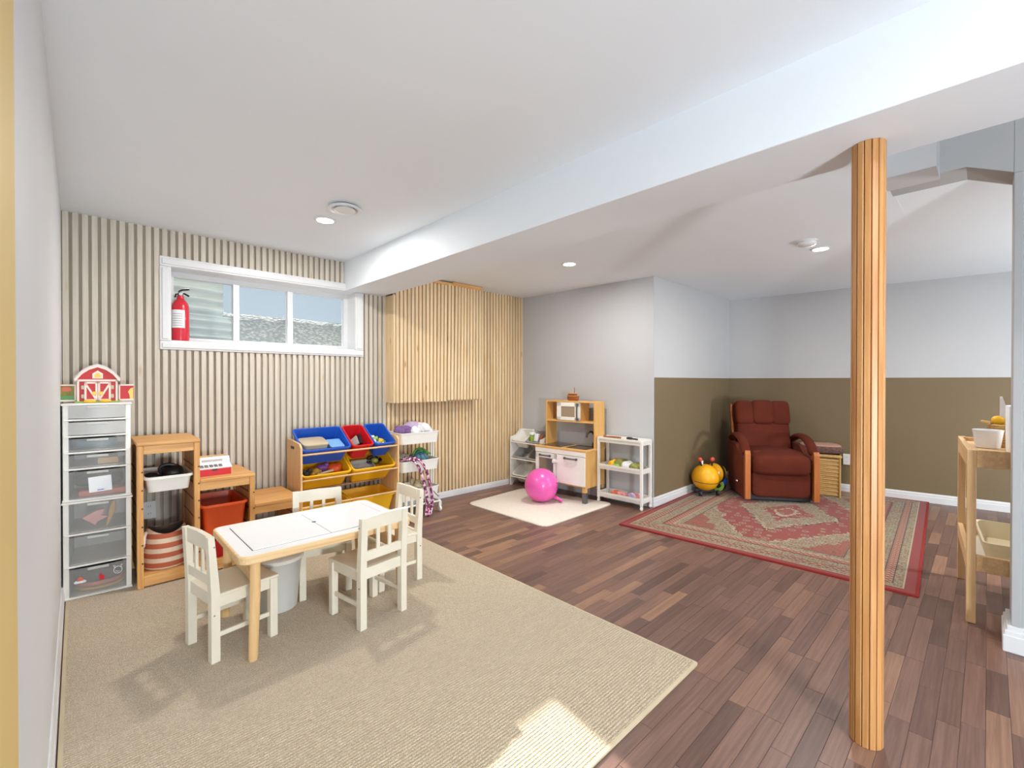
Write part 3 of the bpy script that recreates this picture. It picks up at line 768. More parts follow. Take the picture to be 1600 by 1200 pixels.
obj('lid', lathe(B(), [(0.0, 0.276), (0.108, 0.276), (0.121, 0.27), (0.121, 0.258), (0.123, 0.258), (0.123, 0.274), (0.108, 0.284), (0.0, 0.284)], 40), 'plastic_white', bn, True)

# ================================================================ DRAWER TOWERS
def tower(name, label, loc, W, D, levels, ybase, grp):
    """levels: list of (z0, z1); front faces -Y"""
    t = thing(name, label, 'drawers', loc, R(-3), grp)
    zt = levels[-1][1]; z0 = levels[0][0]
    for sx in (-1, 1):
        obj('side_panel', box(B(), sx * W / 2 - (0.004 if sx > 0 else 0), sx * W / 2 + (0.004 if sx < 0 else 0), -D / 2 + 0.01, D / 2, z0, zt - 0.004, 0.001, 1), 'drawer_side', t)
        obj('corner_post', box(B(), sx * (W / 2 - 0.012) - 0.012, sx * (W / 2 - 0.012) + 0.012, -D / 2 + 0.004, -D / 2 + 0.012, z0, zt - 0.002, 0.003), 'plastic_white', t)
    obj('back_panel', box(B(), -W / 2, W / 2, D / 2 - 0.004, D / 2, z0, zt - 0.004), 'drawer_side', t)
    obj('top_panel', box(B(), -W / 2 - 0.006, W / 2 + 0.006, -D / 2 - 0.006, D / 2 + 0.004, zt - 0.012, zt, 0.004), 'plastic_white', t)
    obj('bottom_rail', box(B(), -W / 2 - 0.003, W / 2 + 0.003, -D / 2 - 0.004, D / 2, z0, z0 + 0.012, 0.003), 'plastic_white', t)
    for i, (a, b_) in enumerate(levels):
        if i: obj('divider_rail', box(B(), -W / 2 + 0.004, W / 2 - 0.004, -D / 2 - 0.006, D / 2 - 0.01, a - 0.004, a + 0.006, 0.002), 'plastic_white', t)
        fr = B(); nseg = 10; ww = W / 2 - 0.024; L0 = []
        for z in (a + 0.010, b_ - 0.012):   # gently bowed translucent front
            L0.append([(-ww + 2 * ww * k / nseg, -D / 2 - 0.002 - 0.014 * (1 - (2 * k / nseg - 1) ** 2), z) for k in range(nseg + 1)] + [(ww - 2 * ww * k / nseg, -D / 2 + 0.002 - 0.014 * (1 - (1 - 2 * k / nseg) ** 2), z) for k in range(nseg + 1)])
        loft(fr, L0)
        d_ = obj('drawer', fr, 'drawer_milky' if b_ > 0.356 and len(levels) > 3 else 'drawer_front', t, True)
        lip = B(); box(lip, -0.045, 0.045, -D / 2 - 0.024, -D / 2 - 0.008, b_ - 0.026, b_ - 0.014, 0.003)
        obj('pull_lip', lip, 'drawer_side', d_)
        tr = B(); box(tr, -ww, ww, -D / 2 + 0.004, D / 2 - 0.02, a + 0.010, a + 0.013)
        for sx in (-1, 1): box(tr, sx * ww - 0.001, sx * ww + 0.001, -D / 2 + 0.004, D / 2 - 0.02, a + 0.010, b_ - 0.022)
        box(tr, -ww, ww, D / 2 - 0.022, D / 2 - 0.02, a + 0.010, b_ - 0.022)
        obj('tray', tr, 'drawer_side', d_)
    return t
TX, TY = 0.092, 3.625; TD = 0.37
low = tower('drawer_unit', 'lower clear plastic three-drawer unit standing on the rug by the left wall', (TX, TY, CZ), 0.285, TD, [(0.0, 0.176), (0.176, 0.35), (0.35, 0.532)], 0, 'stacked clear drawer units')
upp = tower('drawer_unit', 'upper clear plastic five-drawer unit stacked on the three-drawer unit, under the barn', (TX, TY, CZ + 0.533), 0.283, TD, [(0.0, 0.175), (0.175, 0.265), (0.265, 0.355), (0.355, 0.445), (0.445, 0.537)], 0, 'stacked clear drawer units')
fy = TY - TD / 2 - 0.0225
obj('note_paper', box(B(), -0.048, 0.048, 0, 0.001, 0, 0.085), 'paper', upp, loc=(0.012, -TD / 2 - 0.019, 0.045), rot=(0, R(-3), 0))
obj('note_line', box(B(), -0.014, 0.014, -0.0006, 0.0, 0.008, 0.012), 'plastic_blue', upp, loc=(0.012, -TD / 2 - 0.0195, 0.045), rot=(0, R(-3), 0))
# stickers on the bottom drawer
def sticker(x, z, bm_, mat, rot=0):
    return obj('sticker', bm_, mat, low, loc=(x, -TD / 2 - 0.0165 + x * x, z), rot=(0, rot, R(90) * 0))
b_ = B(); prism(b_, [(-0.022, 0), (0.022, 0), (0.026, 0.008), (0.016, 0.016), (-0.016, 0.016), (-0.026, 0.008)], 'xz', -0.0012, 0); sticker(-0.075, 0.085, b_, 'paper')
b_ = B(); prism(b_, [(-0.014, 0), (0.016, 0), (0.012, 0.014), (0.002, 0.024), (-0.008, 0.018)], 'xz', -0.0024, -0.0012); sticker(-0.075, 0.097, b_, 'salmon')
b_ = B(); prism(b_, [(-0.012, 0), (0.012, 0), (0.014, 0.02), (0.004, 0.026), (0.0, 0.036), (-0.01, 0.03), (-0.008, 0.012)], 'xz', -0.0016, -0.0006); sticker(0.012, 0.083, b_, 'plastic_red')
b_ = B(); tube(b_, [(0.018 * math.cos(a * PI / 8), -0.001, 0.020 * math.sin(a * PI / 8)) for a in range(17)], 0.0018, 6)
for sx in (-1, 1): tube(b_, [(sx * 0.012, -0.001, 0.014), (sx * 0.02, -0.001, 0.028), (sx * 0.010, -0.001, 0.026)], 0.0016, 6)
tube(b_, [(-0.010, -0.001, -0.004), (0, -0.001, -0.010), (0.010, -0.001, -0.004), (0, -0.001, 0.002), (-0.010, -0.001, -0.004)], 0.0014, 6)
sticker(0.082, 0.118, b_, 'board_white')
# toys seen through the drawer fronts
def toy(name, bm_, mat, label, cat='toy', loc=None, rot=None, group=None): return one(name, bm_, mat, label, cat, loc, rot, group)
b_ = B(); prism(b_, [(-0.05, 0.03), (-0.02, 0.045), (0.01, 0.06), (0.045, 0.065), (0.03, 0.03), (0.06, 0.02), (0.015, 0.0), (0.005, -0.02), (-0.015, 0.0)], 'xz', 0, 0.03)
toy('star_toy', b_, 'skin_pink', 'pink pointed toy behind the clear drawer front with the orange stick', 'toy', (0.065, fy + 0.05, CZ + 0.402))
b_ = B(); tube(b_, [(0, 0, 0), (0.015, 0, 0.05), (0.025, 0, 0.09), (0.03, 0, 0.13)], 0.011, 10, [0.6, 1, 1.6, 0.9])
toy('stick_toy', b_, 'mustard', 'mustard orange stick toy inside a clear drawer next to a pink toy', 'toy', (0.12, fy + 0.055, CZ + 0.372))
b_ = B(); box(b_, -0.10, 0.10, 0, 0.12, 0, 0.03, 0.006)
toy('toy_track', b_, 'salmon', 'salmon plastic track pieces in the clear drawer behind the paper note', 'toy', (TX + 0.01, fy + 0.05, CZ + 0.533 + 0.016))
b_ = B(); tube(b_, [(0.1 * math.cos(R(a)), 0.1 * math.sin(R(a)) * 0.8, 0.008) for a in range(180, 361, 15)], 0.009, 8)
toy('toy_ring', b_, 'mustard', 'yellow curved toy ring inside the bottom clear drawer', 'toy', (TX, fy + 0.13, CZ + 0.02))
b_ = B(); tube(b_, [(0.1 * math.cos(R(a)), 0.1 * math.sin(R(a)) * 0.8, 0.008) for a in range(180, 361, 15)], 0.010, 8)
toy('toy_ring', b_, 'salmon', 'red curved toy ring above a yellow one inside the bottom clear drawer', 'toy', (TX + 0.005, fy + 0.135, CZ + 0.042))
b_ = B(); pill(b_, (0, 0, 0.04), (0.11, 0.1, 0.038), 0.5, 0.5)
toy('dark_bag', b_, 'plastic_black', 'dark cloth bag in the clear drawer above the orange stick toy', 'bag', (TX, fy + 0.23, CZ + 0.533 + 0.05))
b_ = B(); pill(b_, (0, 0, 0.03), (0.10, 0.1, 0.028), 0.5, 0.5)
toy('teal_pouch', b_, 'plastic_teal', 'teal pouch in the third clear drawer from the barn', 'pouch', (TX - 0.02, fy + 0.16, CZ + 0.533 + 0.28))
b_ = B(); box(b_, -0.04, 0.05, 0, 0.1, 0, 0.035, 0.004)
toy('small_box', b_, 'mustard', 'small brown box in the fourth clear drawer from the barn', 'box', (TX + 0.03, fy + 0.06, CZ + 0.533 + 0.19))
b_ = B(); pill(b_, (0, 0, 0.05), (0.11, 0.12, 0.045), 0.5, 0.5)
toy('dark_bag', b_, 'rubber_dark', 'dark grey bag in the bottom clear drawer behind the stickers', 'bag', (TX, fy + 0.26, CZ + 0.016))

# ---------------- toy barn
BZ = CZ + 0.533 + 0.5375
barn = thing('toy_barn', 'red toy barn with white trim and opened side doors atop the clear drawers', 'toy barn', (0.088, 3.60, BZ), R(-2))
w2, dh = 0.077, 0.075
gable = [(-w2, 0.0), (w2, 0.0), (w2, 0.098), (0.058, 0.122), (0.032, 0.138), (0, 0.148), (-0.032, 0.138), (-0.058, 0.122), (-w2, 0.098)]
obj('body', prism(B(), gable, 'xz', -dh, dh), 'barn_red', barn)
obj('base', box(B(), -0.086, 0.086, -dh - 0.012, dh + 0.006, -0.0, 0.006, 0.002), 'plastic_lime', barn)
top = [(-w2 - 0.012, 0.094), (-0.062, 0.124), (-0.034, 0.142), (0, 0.153), (0.034, 0.142), (0.062, 0.124), (w2 + 0.012, 0.094)]
rf = B(); prism(rf, top + [(x, z + 0.006) for x, z in top[::-1]], 'xz', -dh - 0.008, dh + 0.008)
obj('roof', rf, 'barn_roof', barn)
ft = B(); prism(ft, [(x * 0.94, z - 0.009) for x, z in top] + [(x * 0.985, z + 0.001) for x, z in top[::-1]], 'xz', -dh - 0.009, -dh - 0.001)
obj('gable_trim', ft, 'barn_trim', barn)
def tr_(x0, x1, z0, z1, nm='trim_board', mat='barn_trim', y=-dh - 0.004): return obj(nm, box(B(), x0, x1, y, -dh, z0, z1), mat, barn)
tr_(-w2 + 0.002, w2 - 0.002, 0.086, 0.094); tr_(-w2, -w2 + 0.008, 0.006, 0.094); tr_(w2 - 0.008, w2, 0.006, 0.094)
hw = B(); prism(hw, [(-0.02, 0.098), (0.02, 0.098), (0.02, 0.118), (0, 0.131), (-0.02, 0.118)], 'xz', -dh - 0.004, -dh); h1 = obj('hayloft_window', hw, 'barn_trim', barn)
obj('hayloft_picture', prism(B(), [(-0.012, 0.102), (0.012, 0.102), (0.012, 0.114), (0, 0.122), (-0.012, 0.114)], 'xz', -dh - 0.005, -dh - 0.003), 'plastic_yellow', h1)
for sx in (-1, 1):
    d_ = obj('barn_door', box(B(), min(0, sx * 0.05), max(0, sx * 0.05), -dh - 0.008, -dh, 0.008, 0.084), 'barn_red', barn)
    b_ = B()
    yq = -dh - 0.011; xs = sorted((sx * 0.001, sx * 0.009)); box(b_, xs[0], xs[1], yq, -dh - 0.007, 0.008, 0.084)
    xs = sorted((sx * 0.042, sx * 0.05)); box(b_, xs[0], xs[1], yq, -dh - 0.007, 0.008, 0.084)
    xs = sorted((sx * 0.001, sx * 0.05)); box(b_, xs[0], xs[1], yq, -dh - 0.007, 0.077, 0.084); box(b_, xs[0], xs[1], yq, -dh - 0.007, 0.008, 0.014)
    prism(b_, [(sx * 0.042, 0.078), (sx * 0.048, 0.074), (sx * 0.010, 0.012), (sx * 0.004, 0.016)], 'xz', yq, -dh - 0.007)
    obj('door_trim', b_, 'barn_trim', d_)
    for zz in (0.026, 0.062): obj('hinge', box(B(), sx * 0.056 - 0.006, sx * 0.056 + 0.006, -dh - 0.009, -dh, zz - 0.008, zz + 0.008, 0.002), 'tan_plastic', d_)
    obj('latch', box(B(), sx * 0.012 - 0.008, sx * 0.012 + 0.008, -dh - 0.014, -dh - 0.010, 0.03, 0.045, 0.002), 'plastic_yellow', d_)
    obj('hay_heap', pill(B(), (sx * 0.03, -dh - 0.012, 0.006), (0.022, 0.008, 0.006), 0.8, 0.8), 'plastic_yellow', barn, True)
for sx, mat, nm in ((1, 'barn_red', 'red'), (-1, 'leaf_mix', 'pic')):
    s_ = obj('side_door', box(B(), sx * 0.111 - 0.03, sx * 0.111 + 0.03, -0.060, -0.052, 0.008, 0.072), mat, barn)
    b_ = B()
    box(b_, sx * 0.111 - 0.03, sx * 0.111 + 0.03, -0.062, -0.058, 0.068, 0.074); box(b_, sx * 0.111 - 0.03, sx * 0.111 + 0.03, -0.062, -0.058, 0.006, 0.012); box(b_, sx * 0.084 - 0.003, sx * 0.084 + 0.003, -0.062, -0.058, 0.006, 0.074)
    obj('door_trim', b_, 'barn_trim', s_)
    if sx > 0: obj('printed_animal', prism(B(), [(0.126, 0.012), (0.139, 0.012), (0.139, 0.060), (0.128, 0.056), (0.118, 0.042), (0.124, 0.030)], 'xz', -0.062, -0.060), 'plastic_yellow', s_)
    else:
        obj('printed_grass', box(B(), -0.139, -0.085, -0.0615, -0.0595, 0.012, 0.028), 'plastic_green', s_)
        obj('printed_animal', pill(B(), (-0.116, -0.0605, 0.055), (0.018, 0.0012, 0.010), 0.7, 0.7), 'salmon', s_)

barn.scale = (1.12, 1.0, 1.40)

# ================================================================ PINE STEP SHELF
SX, SY = 0.243, 3.345
shf = thing('step_shelf', 'stepped pine toy storage frame against the pale slatted wall', 'shelf', (SX, SY, CZ))
DEP = 0.44
def side_panel(x, h):
    sp = obj('side_panel', box(B(), x + 0.006, x + 0.024, 0.03, DEP - 0.03, 0.06, h - 0.03), 'pine_z', shf)
    for yy in (0.0, DEP - 0.035):
        obj('post', box(B(), x, x + 0.03, yy, yy + 0.035, 0, h, 0.003), 'pine_z', shf)
    k = 0.14
    while k < h - 0.08:
        g_ = B(); box(g_, x + 0.003, x + 0.027, 0.036, DEP - 0.036, k, k + 0.008)
        obj('runner_groove', g_, 'brown_toy', sp)
        obj('notch', cyl(B(), (x + 0.024, -0.001, k + 0.004), 0.005, 0.003, 10, 'y'), 'ink_dark', sp)
        k += 0.105
cols = (0.0, 0.271, 0.573, 0.868)
for x, h in zip(cols, (0.82, 0.82, 0.566, 0.360)): side_panel(x, h)
for i, h in enumerate((0.82, 0.566, 0.360)):
    a, b_ = cols[i] + 0.03, cols[i + 1]
    if i == 0: obj('top_board', box(B(), -0.002, b_ + 0.032, -0.004, DEP, h, h + 0.02, 0.004), 'pine_x', shf)
    else: obj('top_board', box(B(), a, cols[i + 1] + 0.032, -0.004, DEP, h, h + 0.02, 0.004), 'pine_x', shf)
    obj('top_rail', box(B(), a, b_, 0.004, 0.024, h - 0.05, h, 0.002), 'pine_x', shf)
    obj('bottom_board', box(B(), a, b_, 0.02, DEP - 0.02, 0.055, 0.07), 'pine_x', shf)
    obj('bottom_rail', box(B(), a, b_, 0.004, 0.024, 0.008, 0.07, 0.002), 'pine_x', shf)
    obj('rear_rail', box(B(), a, b_, DEP - 0.024, DEP - 0.004, h - 0.05, h, 0.002), 'pine_x', shf)
def storage_bin(label, loc, w0, d0, w1, d1, h, mat, rot=(0, 0, 0), group=None, rim=0.010):
    return one('storage_bin', shell(B(), w0, d0, w1, d1, h, 0.003, rim, 0.03, 0.014), mat, label, 'bin', loc, rot, group)
storage_bin('shallow white plastic tub slung high in the tallest pine compartment', (SX + 0.1505, SY + 0.20, CZ + 0.543), 0.200, 0.36, 0.222, 0.39, 0.090, 'plastic_white')
storage_bin('tall orange plastic tub in the middle compartment of the pine shelf', (SX + 0.437, SY + 0.205, CZ + 0.200), 0.205, 0.34, 0.244, 0.395, 0.215, 'plastic_orange')
storage_bin('low red plastic tub at the bottom of the pine shelf below the orange tub', (SX + 0.437, SY + 0.215, CZ + 0.073), 0.215, 0.35, 0.246, 0.39, 0.11, 'plastic_red')
b_ = B(); pill(b_, (0, 0, 0.055), (0.055, 0.09, 0.05), 0.7, 0.8); tube(b_, bez((-0.05, 0, 0.06), (-0.1, 0, 0.12), (0.02, 0, 0.13), (0.04, -0.02, 0.07)), 0.012, 8)
toy('toy_helmet', b_, 'plastic_black', 'round black toy poking out of the shallow white tub', 'toy', (SX + 0.185, SY + 0.17, CZ + 0.565))
b_ = B()
for i, (dx, dy, r_) in enumerate(((-0.07, 0.02, 0.03), (-0.03, -0.06, 0.028), (-0.06, -0.11, 0.025))): pill(b_, (dx, dy, 0.03), (r_ * 1.3, r_, r_), 0.8, 0.8)
toy('black_cloth', b_, 'rubber_dark', 'dark cloth heap lying in the shallow white tub', 'cloth', (SX + 0.155, SY + 0.22, CZ + 0.565))
# striped basket
bk = thing('striped_basket', 'soft basket with orange and cream stripes at the bottom of the pine shelf', 'basket', (SX + 0.150, SY + 0.155, CZ + 0.071))
prof = [(0.110, 0.0), (0.119, 0.01), (0.120, 0.08), (0.114, 0.14), (0.104, 0.19), (0.096, 0.225)]
bb = B(); L_ = []
for r_, z in prof: L_.append([(r_ * 0.98 * math.cos(2 * PI * k / 36), r_ * 1.05 * math.sin(2 * PI * k / 36), z + (0.018 * math.cos(4 * PI * k / 36) * (z / 0.225) ** 2)) for k in range(36)])
for r_, z in [(0.090, 0.222), (0.099, 0.18), (0.114, 0.08), (0.106, 0.008)]: L_.append([(r_ * 0.98 * math.cos(2 * PI * k / 36), r_ * 1.05 * math.sin(2 * PI * k / 36), z + (0.018 * math.cos(4 * PI * k / 36) * (z / 0.225) ** 2)) for k in range(36)])
loft(bb, L_); obj('body', bb, 'striped_rope', bk, True)
li = B(); L2 = [[(r_ * 0.965 * math.cos(2 * PI * k / 36), r_ * 1.035 * math.sin(2 * PI * k / 36), z + (0.018 * math.cos(4 * PI * k / 36) * (z / 0.225) ** 2)) for k in range(36)] for r_, z in [(0.0895, 0.224), (0.0975, 0.18), (0.1125, 0.08), (0.104, 0.012)]]
loft(li, L2, False, True); obj('lining', li, 'canvas_brown', bk, True)
hd = B(); tube(hd, bez((-0.10, -0.03, 0.215), (-0.12, -0.09, 0.20), (-0.118, -0.08, 0.12), (-0.113, -0.04, 0.15), 12), 0.010, 8); obj('rope_handle', hd, 'barn_trim', bk, True)
# toy cash register
rg = thing('toy_register', 'red wooden toy cash register with white keypad on the middle pine step', 'toy register', (SX + 0.390, SY + 0.16, CZ + 0.586), R(-1))
bd = B(); prism(bd, [(-0.085, 0), (0.085, 0), (0.085, 0.045), (0.03, 0.058), (0.005, 0.10), (-0.085, 0.10)], 'yz', -0.075, 0.075)
for v_ in bd.verts: v_.co.y = -v_.co.y
for v_ in bd.verts: v_.co.y = v_.co.y
obj('body', bd, 'beech_x', rg)
obj('drawer', box(B(), -0.072, 0.072, -0.088, -0.080, 0.004, 0.042, 0.002), 'plastic_red', rg)
obj('drawer_notch', box(B(), -0.010, 0.012, -0.0885, -0.087, 0.032, 0.042), 'ink_dark', rg)
pl = Euler((R(13.3), 0, 0)).to_matrix()
obj('key_plate', box(B(), -0.0765, 0.0765, -0.0875, -0.030, 0.0495, 0.0545, 0.001, 1, pl), 'board_white', rg)
pl2 = Euler((R(58), 0, 0)).to_matrix()
obj('display_plate', box(B(), -0.0765, 0.0765, -0.0450, 0.0070, 0.0765, 0.0815, 0.001, 1, pl2), 'board_white', rg)
for i in range(5):
    for j in range(2): obj('key', box(B(), -0.05 + i * 0.02 - 0.007, -0.05 + i * 0.02 + 0.007, -0.066 + j * 0.018 - 0.006, -0.066 + j * 0.018 + 0.006, 0.052 + j * 0.004, 0.059 + j * 0.004, 0.001, 1), 'metal_grey', rg)
obj('display', box(B(), -0.045, 0.045, -0.028, -0.014, 0.0815, 0.0835, 0.001, 1, pl2), 'plastic_grey', rg)
rg.scale = (1.28, 1.15, 1.1)

# ================================================================ BIN ORGANISER WITH PRIMARY COLOURS
OX0, OX1, OY0, OY1 = 1.178, 1.985, 3.47, 3.77
og = thing('bin_organizer', 'light wooden toy organizer rack holding blue, red and yellow bins', 'rack', ((OX0 + OX1) / 2, (OY0 + OY1) / 2, CZ))
ow = (OX1 - OX0) / 2
for sx in (-1, 1):
    b_ = B(); pr = [(-0.15, 0), (0.15, 0), (0.15, 0.745), (0.05, 0.745), (-0.12, 0.728), (-0.15, 0.70)]
    xs = sorted((sx * ow, sx * (ow - 0.014)))
    prism(b_, pr, 'yz', xs[0], xs[1])
    s_ = obj('side_panel', b_, 'mdf_x', og)
    sl = B(); xo = sx * ow
    loft(sl, [[(xo - 0.0005 * sx + d_, p[0] * 1.0 + 0.02, p[1] + 0.69) for p in [(q[0], q[1]) for q in rrect(0.075, 0.022, 0.01, 4)]] for d_ in (0.0012 * sx, -0.001 * sx)])
    obj('hand_slot', sl, 'ink_dark', s_)
ROWS = ((0.645, 0.745), (0.452, 0.555), (0.255, 0.36))
for zf, zb in ROWS:
    for yy, zz in ((-0.138, zf), (0.10, zf - 0.020 if zf > 0.3 else zf + 0.075)):
        obj('dowel', cyl(B(), (-ow + 0.01, yy, zz), 0.0075, 2 * ow - 0.02, 12, 'x'), 'beech_x', og, True)
def rack_bin(x0, x1, row, mat, label, hgt=0.155):
    """bin tipped forward in the rack, mouth toward the room"""
    zf, zb = ROWS[row]; wd = x1 - x0 - 0.022; xc = (x0 + x1) / 2
    bm_ = shell(B(), wd - 0.045, 0.215, wd, 0.262, hgt, 0.003, 0.009, 0.022, 0.014)
    yc = (OY0 + OY1) / 2
    a = math.atan2(zb + 0.05 - zf, 0.238) if row < 2 else R(6)
    o = one('toy_bin', bm_, mat, label, 'bin', None, None, 'bins on the toy organizer')
    # put the rim plane from the front dowel up to the back
    mid = Vector((xc, yc - 0.02, CZ + (zf + zb) / 2 + 0.052)) if row < 2 else Vector((xc, yc + 0.01, CZ + zf + 0.004))
    rot = Euler((a, 0, 0)); off = rot.to_matrix() @ Vector((0, 0, -hgt))
    o.location = mid + off; o.rotation_euler = rot
    return o, mid, rot
def in_bin(mid, rot, bm_, name, mat, label, dx, dy, dz, cat='toy', tilt=(0, 0, 0)):
    o = one(name, bm_, mat, label, cat)
    o.location = mid + rot.to_matrix() @ Vector((dx, dy, dz))
    o.rotation_euler = (rot.to_matrix() @ Euler(tilt).to_matrix()).to_euler()
    return o
b1, m1, r1 = rack_bin(1.194, 1.578, 0, 'plastic_blue', 'wide blue bin holding a beige box on the toy organizer')
b2, m2, r2_ = rack_bin(1.580, 1.770, 0, 'plastic_red', 'narrow red bin between two blue bins on the toy organizer')
b3, m3, r3 = rack_bin(1.772, 1.968, 0, 'plastic_blue', 'narrow blue bin of coloured pieces beside the white trolley')
b4, m4, r4 = rack_bin(1.194, 1.580, 1, 'plastic_yellow', 'left yellow bin of small toys below the wide blue bin')
b5, m5, r5 = rack_bin(1.582, 1.968, 1, 'plastic_yellow', 'right yellow bin holding a grey tray, below the red bin')
b6, m6, r6 = rack_bin(1.194, 1.580, 2, 'plastic_yellow', 'lowest yellow bin behind the wall-side chair')
b7, m7, r7 = rack_bin(1.582, 1.968, 2, 'plastic_yellow', 'lowest yellow bin by the table\'s right end chair')
bx = B(); loft(bx, [rrect(0.17, 0.15, 0.03, 5, -0.075), rrect(0.185, 0.16, 0.03, 5, 0.0), rrect(0.195, 0.17, 0.032, 5, 0.004), rrect(0.195, 0.17, 0.032, 5, 0.014), rrect(0.18, 0.155, 0.03, 5, 0.018)])
in_bin(m1, r1, bx, 'lidded_box', 'tan_plastic', 'beige lidded box lying in the wide blue bin', -0.065, -0.005, -0.035, 'box', (R(-18), 0, 0))
in_bin(m1, r1, loft(B(), [rrect(0.10, 0.12, 0.012, 4, -0.03), rrect(0.11, 0.13, 0.012, 4, 0.03)]), 'small_container', 'sky_plastic', 'pale blue container beside the beige box in the wide blue bin', 0.10, -0.035, -0.065, 'container', (R(-10), 0, 0))
in_bin(m2, r2_, box(B(), -0.012, 0.012, -0.06, 0.06, -0.05, 0.05, 0.004), 'dark_book', 'plastic_black', 'dark thin book standing in the red bin', 0.015, 0.0, -0.075, 'book', (0, R(25), R(-15)))
in_bin(m2, r2_, box(B(), -0.008, 0.008, -0.05, 0.05, -0.045, 0.05, 0.003), 'grey_card', 'plastic_grey', 'grey folded card leaning beside the dark book in the red bin', -0.025, -0.01, -0.075, 'card', (0, R(35), R(-10)))
for i, (dx, dy, dz, mt) in enumerate(((-0.04, 0.03, -0.07, 'paper'), (-0.02, 0.0, -0.06, 'plastic_lime'), (0.02, -0.02, -0.07, 'plastic_yellow'), (0.04, -0.04, -0.075, 'plastic_green'), (-0.02, -0.05, -0.08, 'sky_plastic'), (0.03, -0.06, -0.085, 'paper'), (-0.045, -0.015, -0.07, 'plastic_white'))):
    nm = ['white', 'lime', 'yellow', 'green', 'pale blue', 'cream', 'ivory'][i]
    in_bin(m3, r3, box(B(), -0.022, 0.022, -0.014, 0.014, -0.02, 0.02, 0.005), 'toy_block', mt, nm + ' toy block in the narrow blue bin by the trolley', dx, dy, dz, 'toy', (i * 0.7, i * 1.1, i * 0.5))
b_ = B(); ball(b_, (0, 0, 0), 0.03)
for a in range(5): pill(b_, (0.032 * math.cos(a * 1.25), 0.032 * math.sin(a * 1.25), 0), (0.014, 0.014, 0.01), 0.9, 0.9)
in_bin(m4, r4, b_, 'flower_toy', 'mustard', 'mustard flower toy in the left yellow bin', -0.05, -0.03, -0.06)
b_ = B(); ball(b_, (0, 0, 0), 0.028); ball(b_, (0.02, 0, 0.03), 0.018); ball(b_, (-0.02, 0, 0.03), 0.012)
in_bin(m4, r4, b_, 'soft_toy', 'rubber_dark', 'black and grey soft toy at the left of the left yellow bin', -0.12, -0.03, -0.07)
b_ = B(); pill(b_, (0, 0, 0), (0.045, 0.03, 0.03), 0.8, 0.8); pill(b_, (0.03, 0.01, 0.02), (0.02, 0.02, 0.02), 0.9, 0.9)
in_bin(m4, r4, b_, 'soft_toy', 'plastic_purple', 'purple soft toy in the middle of the left yellow bin', 0.015, 0.01, -0.065)
b_ = B(); tube(b_, [(-0.07, 0, 0), (-0.02, 0, 0.004), (0.07, 0, 0)], 0.010, 8)
in_bin(m4, r4, b_, 'toy_stick', 'tan_plastic', 'pale toy stick across the left yellow bin', 0.01, -0.065, -0.05, 'toy', (0, 0, 0.25))
b_ = B(); pill(b_, (0, 0, 0), (0.055, 0.05, 0.04), 0.8, 0.8); pill(b_, (0.04, 0.01, 0.02), (0.025, 0.03, 0.02), 0.9, 0.9)
in_bin(m4, r4, b_, 'soft_toy', 'plastic_orange', 'orange soft toy at the right of the left yellow bin', 0.10, -0.01, -0.075)
in_bin(m5, r5, loft(B(), [rrect(0.17, 0.10, 0.02, 4, -0.02), rrect(0.19, 0.12, 0.03, 4, 0.01), rrect(0.18, 0.11, 0.03, 4, 0.01), rrect(0.165, 0.095, 0.02, 4, -0.014)]), 'grey_tray', 'plastic_grey', 'grey plastic tray lying in the right yellow bin', -0.06, -0.04, -0.05, 'tray')
b_ = B()
for k in range(6): tube(b_, [(0.045 * math.cos(a * 0.7 + k) + 0.02 * math.sin(k * 2.1), 0.03 * math.sin(a * 0.7 + k) + 0.015 * math.cos(k), 0.008 * k - 0.02) for a in range(10)], 0.008, 6)
in_bin(m5, r5, b_, 'cable_tangle', 'plastic_black', 'tangle of black cord in the right yellow bin', 0.06, 0.01, -0.055, 'cord')
b_ = B(); pill(b_, (0, 0, 0), (0.03, 0.025, 0.02), 0.9, 0.9)
in_bin(m5, r5, b_, 'soft_toy', 'leaf_mix', 'mottled olive toy among the black cord in the right yellow bin', 0.05, -0.02, -0.03)

# ================================================================ WHITE TROLLEY
cw, cd = 0.42, 0.30
ct = thing('trolley', 'white metal three-tier trolley beside the toy organizer', 'trolley', (2.225, 3.64, 0), R(-2))
def tray_tier(z0, z1, nm):
    o_ = obj(nm, shell(B(), cw - 0.05, cd - 0.03, cw - 0.035, cd - 0.012, z1 - z0, 0.002, 0.004, 0.03, 0.008), 'plastic_white', ct, True, loc=(0, 0, z0))
for z0, z1 in ((0.645, 0.745), (0.40, 0.495), (0.145, 0.245)): tray_tier(z0, z1, 'tray')
for sx in (-1, 1):
    xo = sx * (cw / 2 - 0.008)
    fr = B(); tube(fr, [(xo, -0.02, 0.09), (xo, -0.02, 0.70)], 0.009, 10); tube(fr, [(xo, 0.02, 0.09), (xo, 0.02, 0.70)], 0.009, 10)
    tube(fr, [(xo, -cd / 2 + 0.015, 0.098), (xo, cd / 2 - 0.015, 0.098)], 0.010, 10)
    obj('upright', fr, 'plastic_white', ct, True)
    for sy in (-1, 1):
        c_ = B(); y_ = sy * (cd / 2 - 0.02)
        cyl(c_, (xo - 0.011, y_, 0.026), 0.026, 0.022, 20, 'x', bev=0.004)
        w_ = obj('caster', c_, 'plastic_white', ct, True)
        f_ = B(); box(f_, xo - 0.015, xo + 0.015, y_ - 0.012, y_ + 0.012, 0.05, 0.092, 0.004); obj('caster_fork', f_, 'plastic_white', w_)
obj('base_bar', cyl(B(), (-cw / 2 + 0.01, -cd / 2 + 0.01, 0.098), 0.009, cw - 0.02, 12, 'x'), 'plastic_white', ct, True)
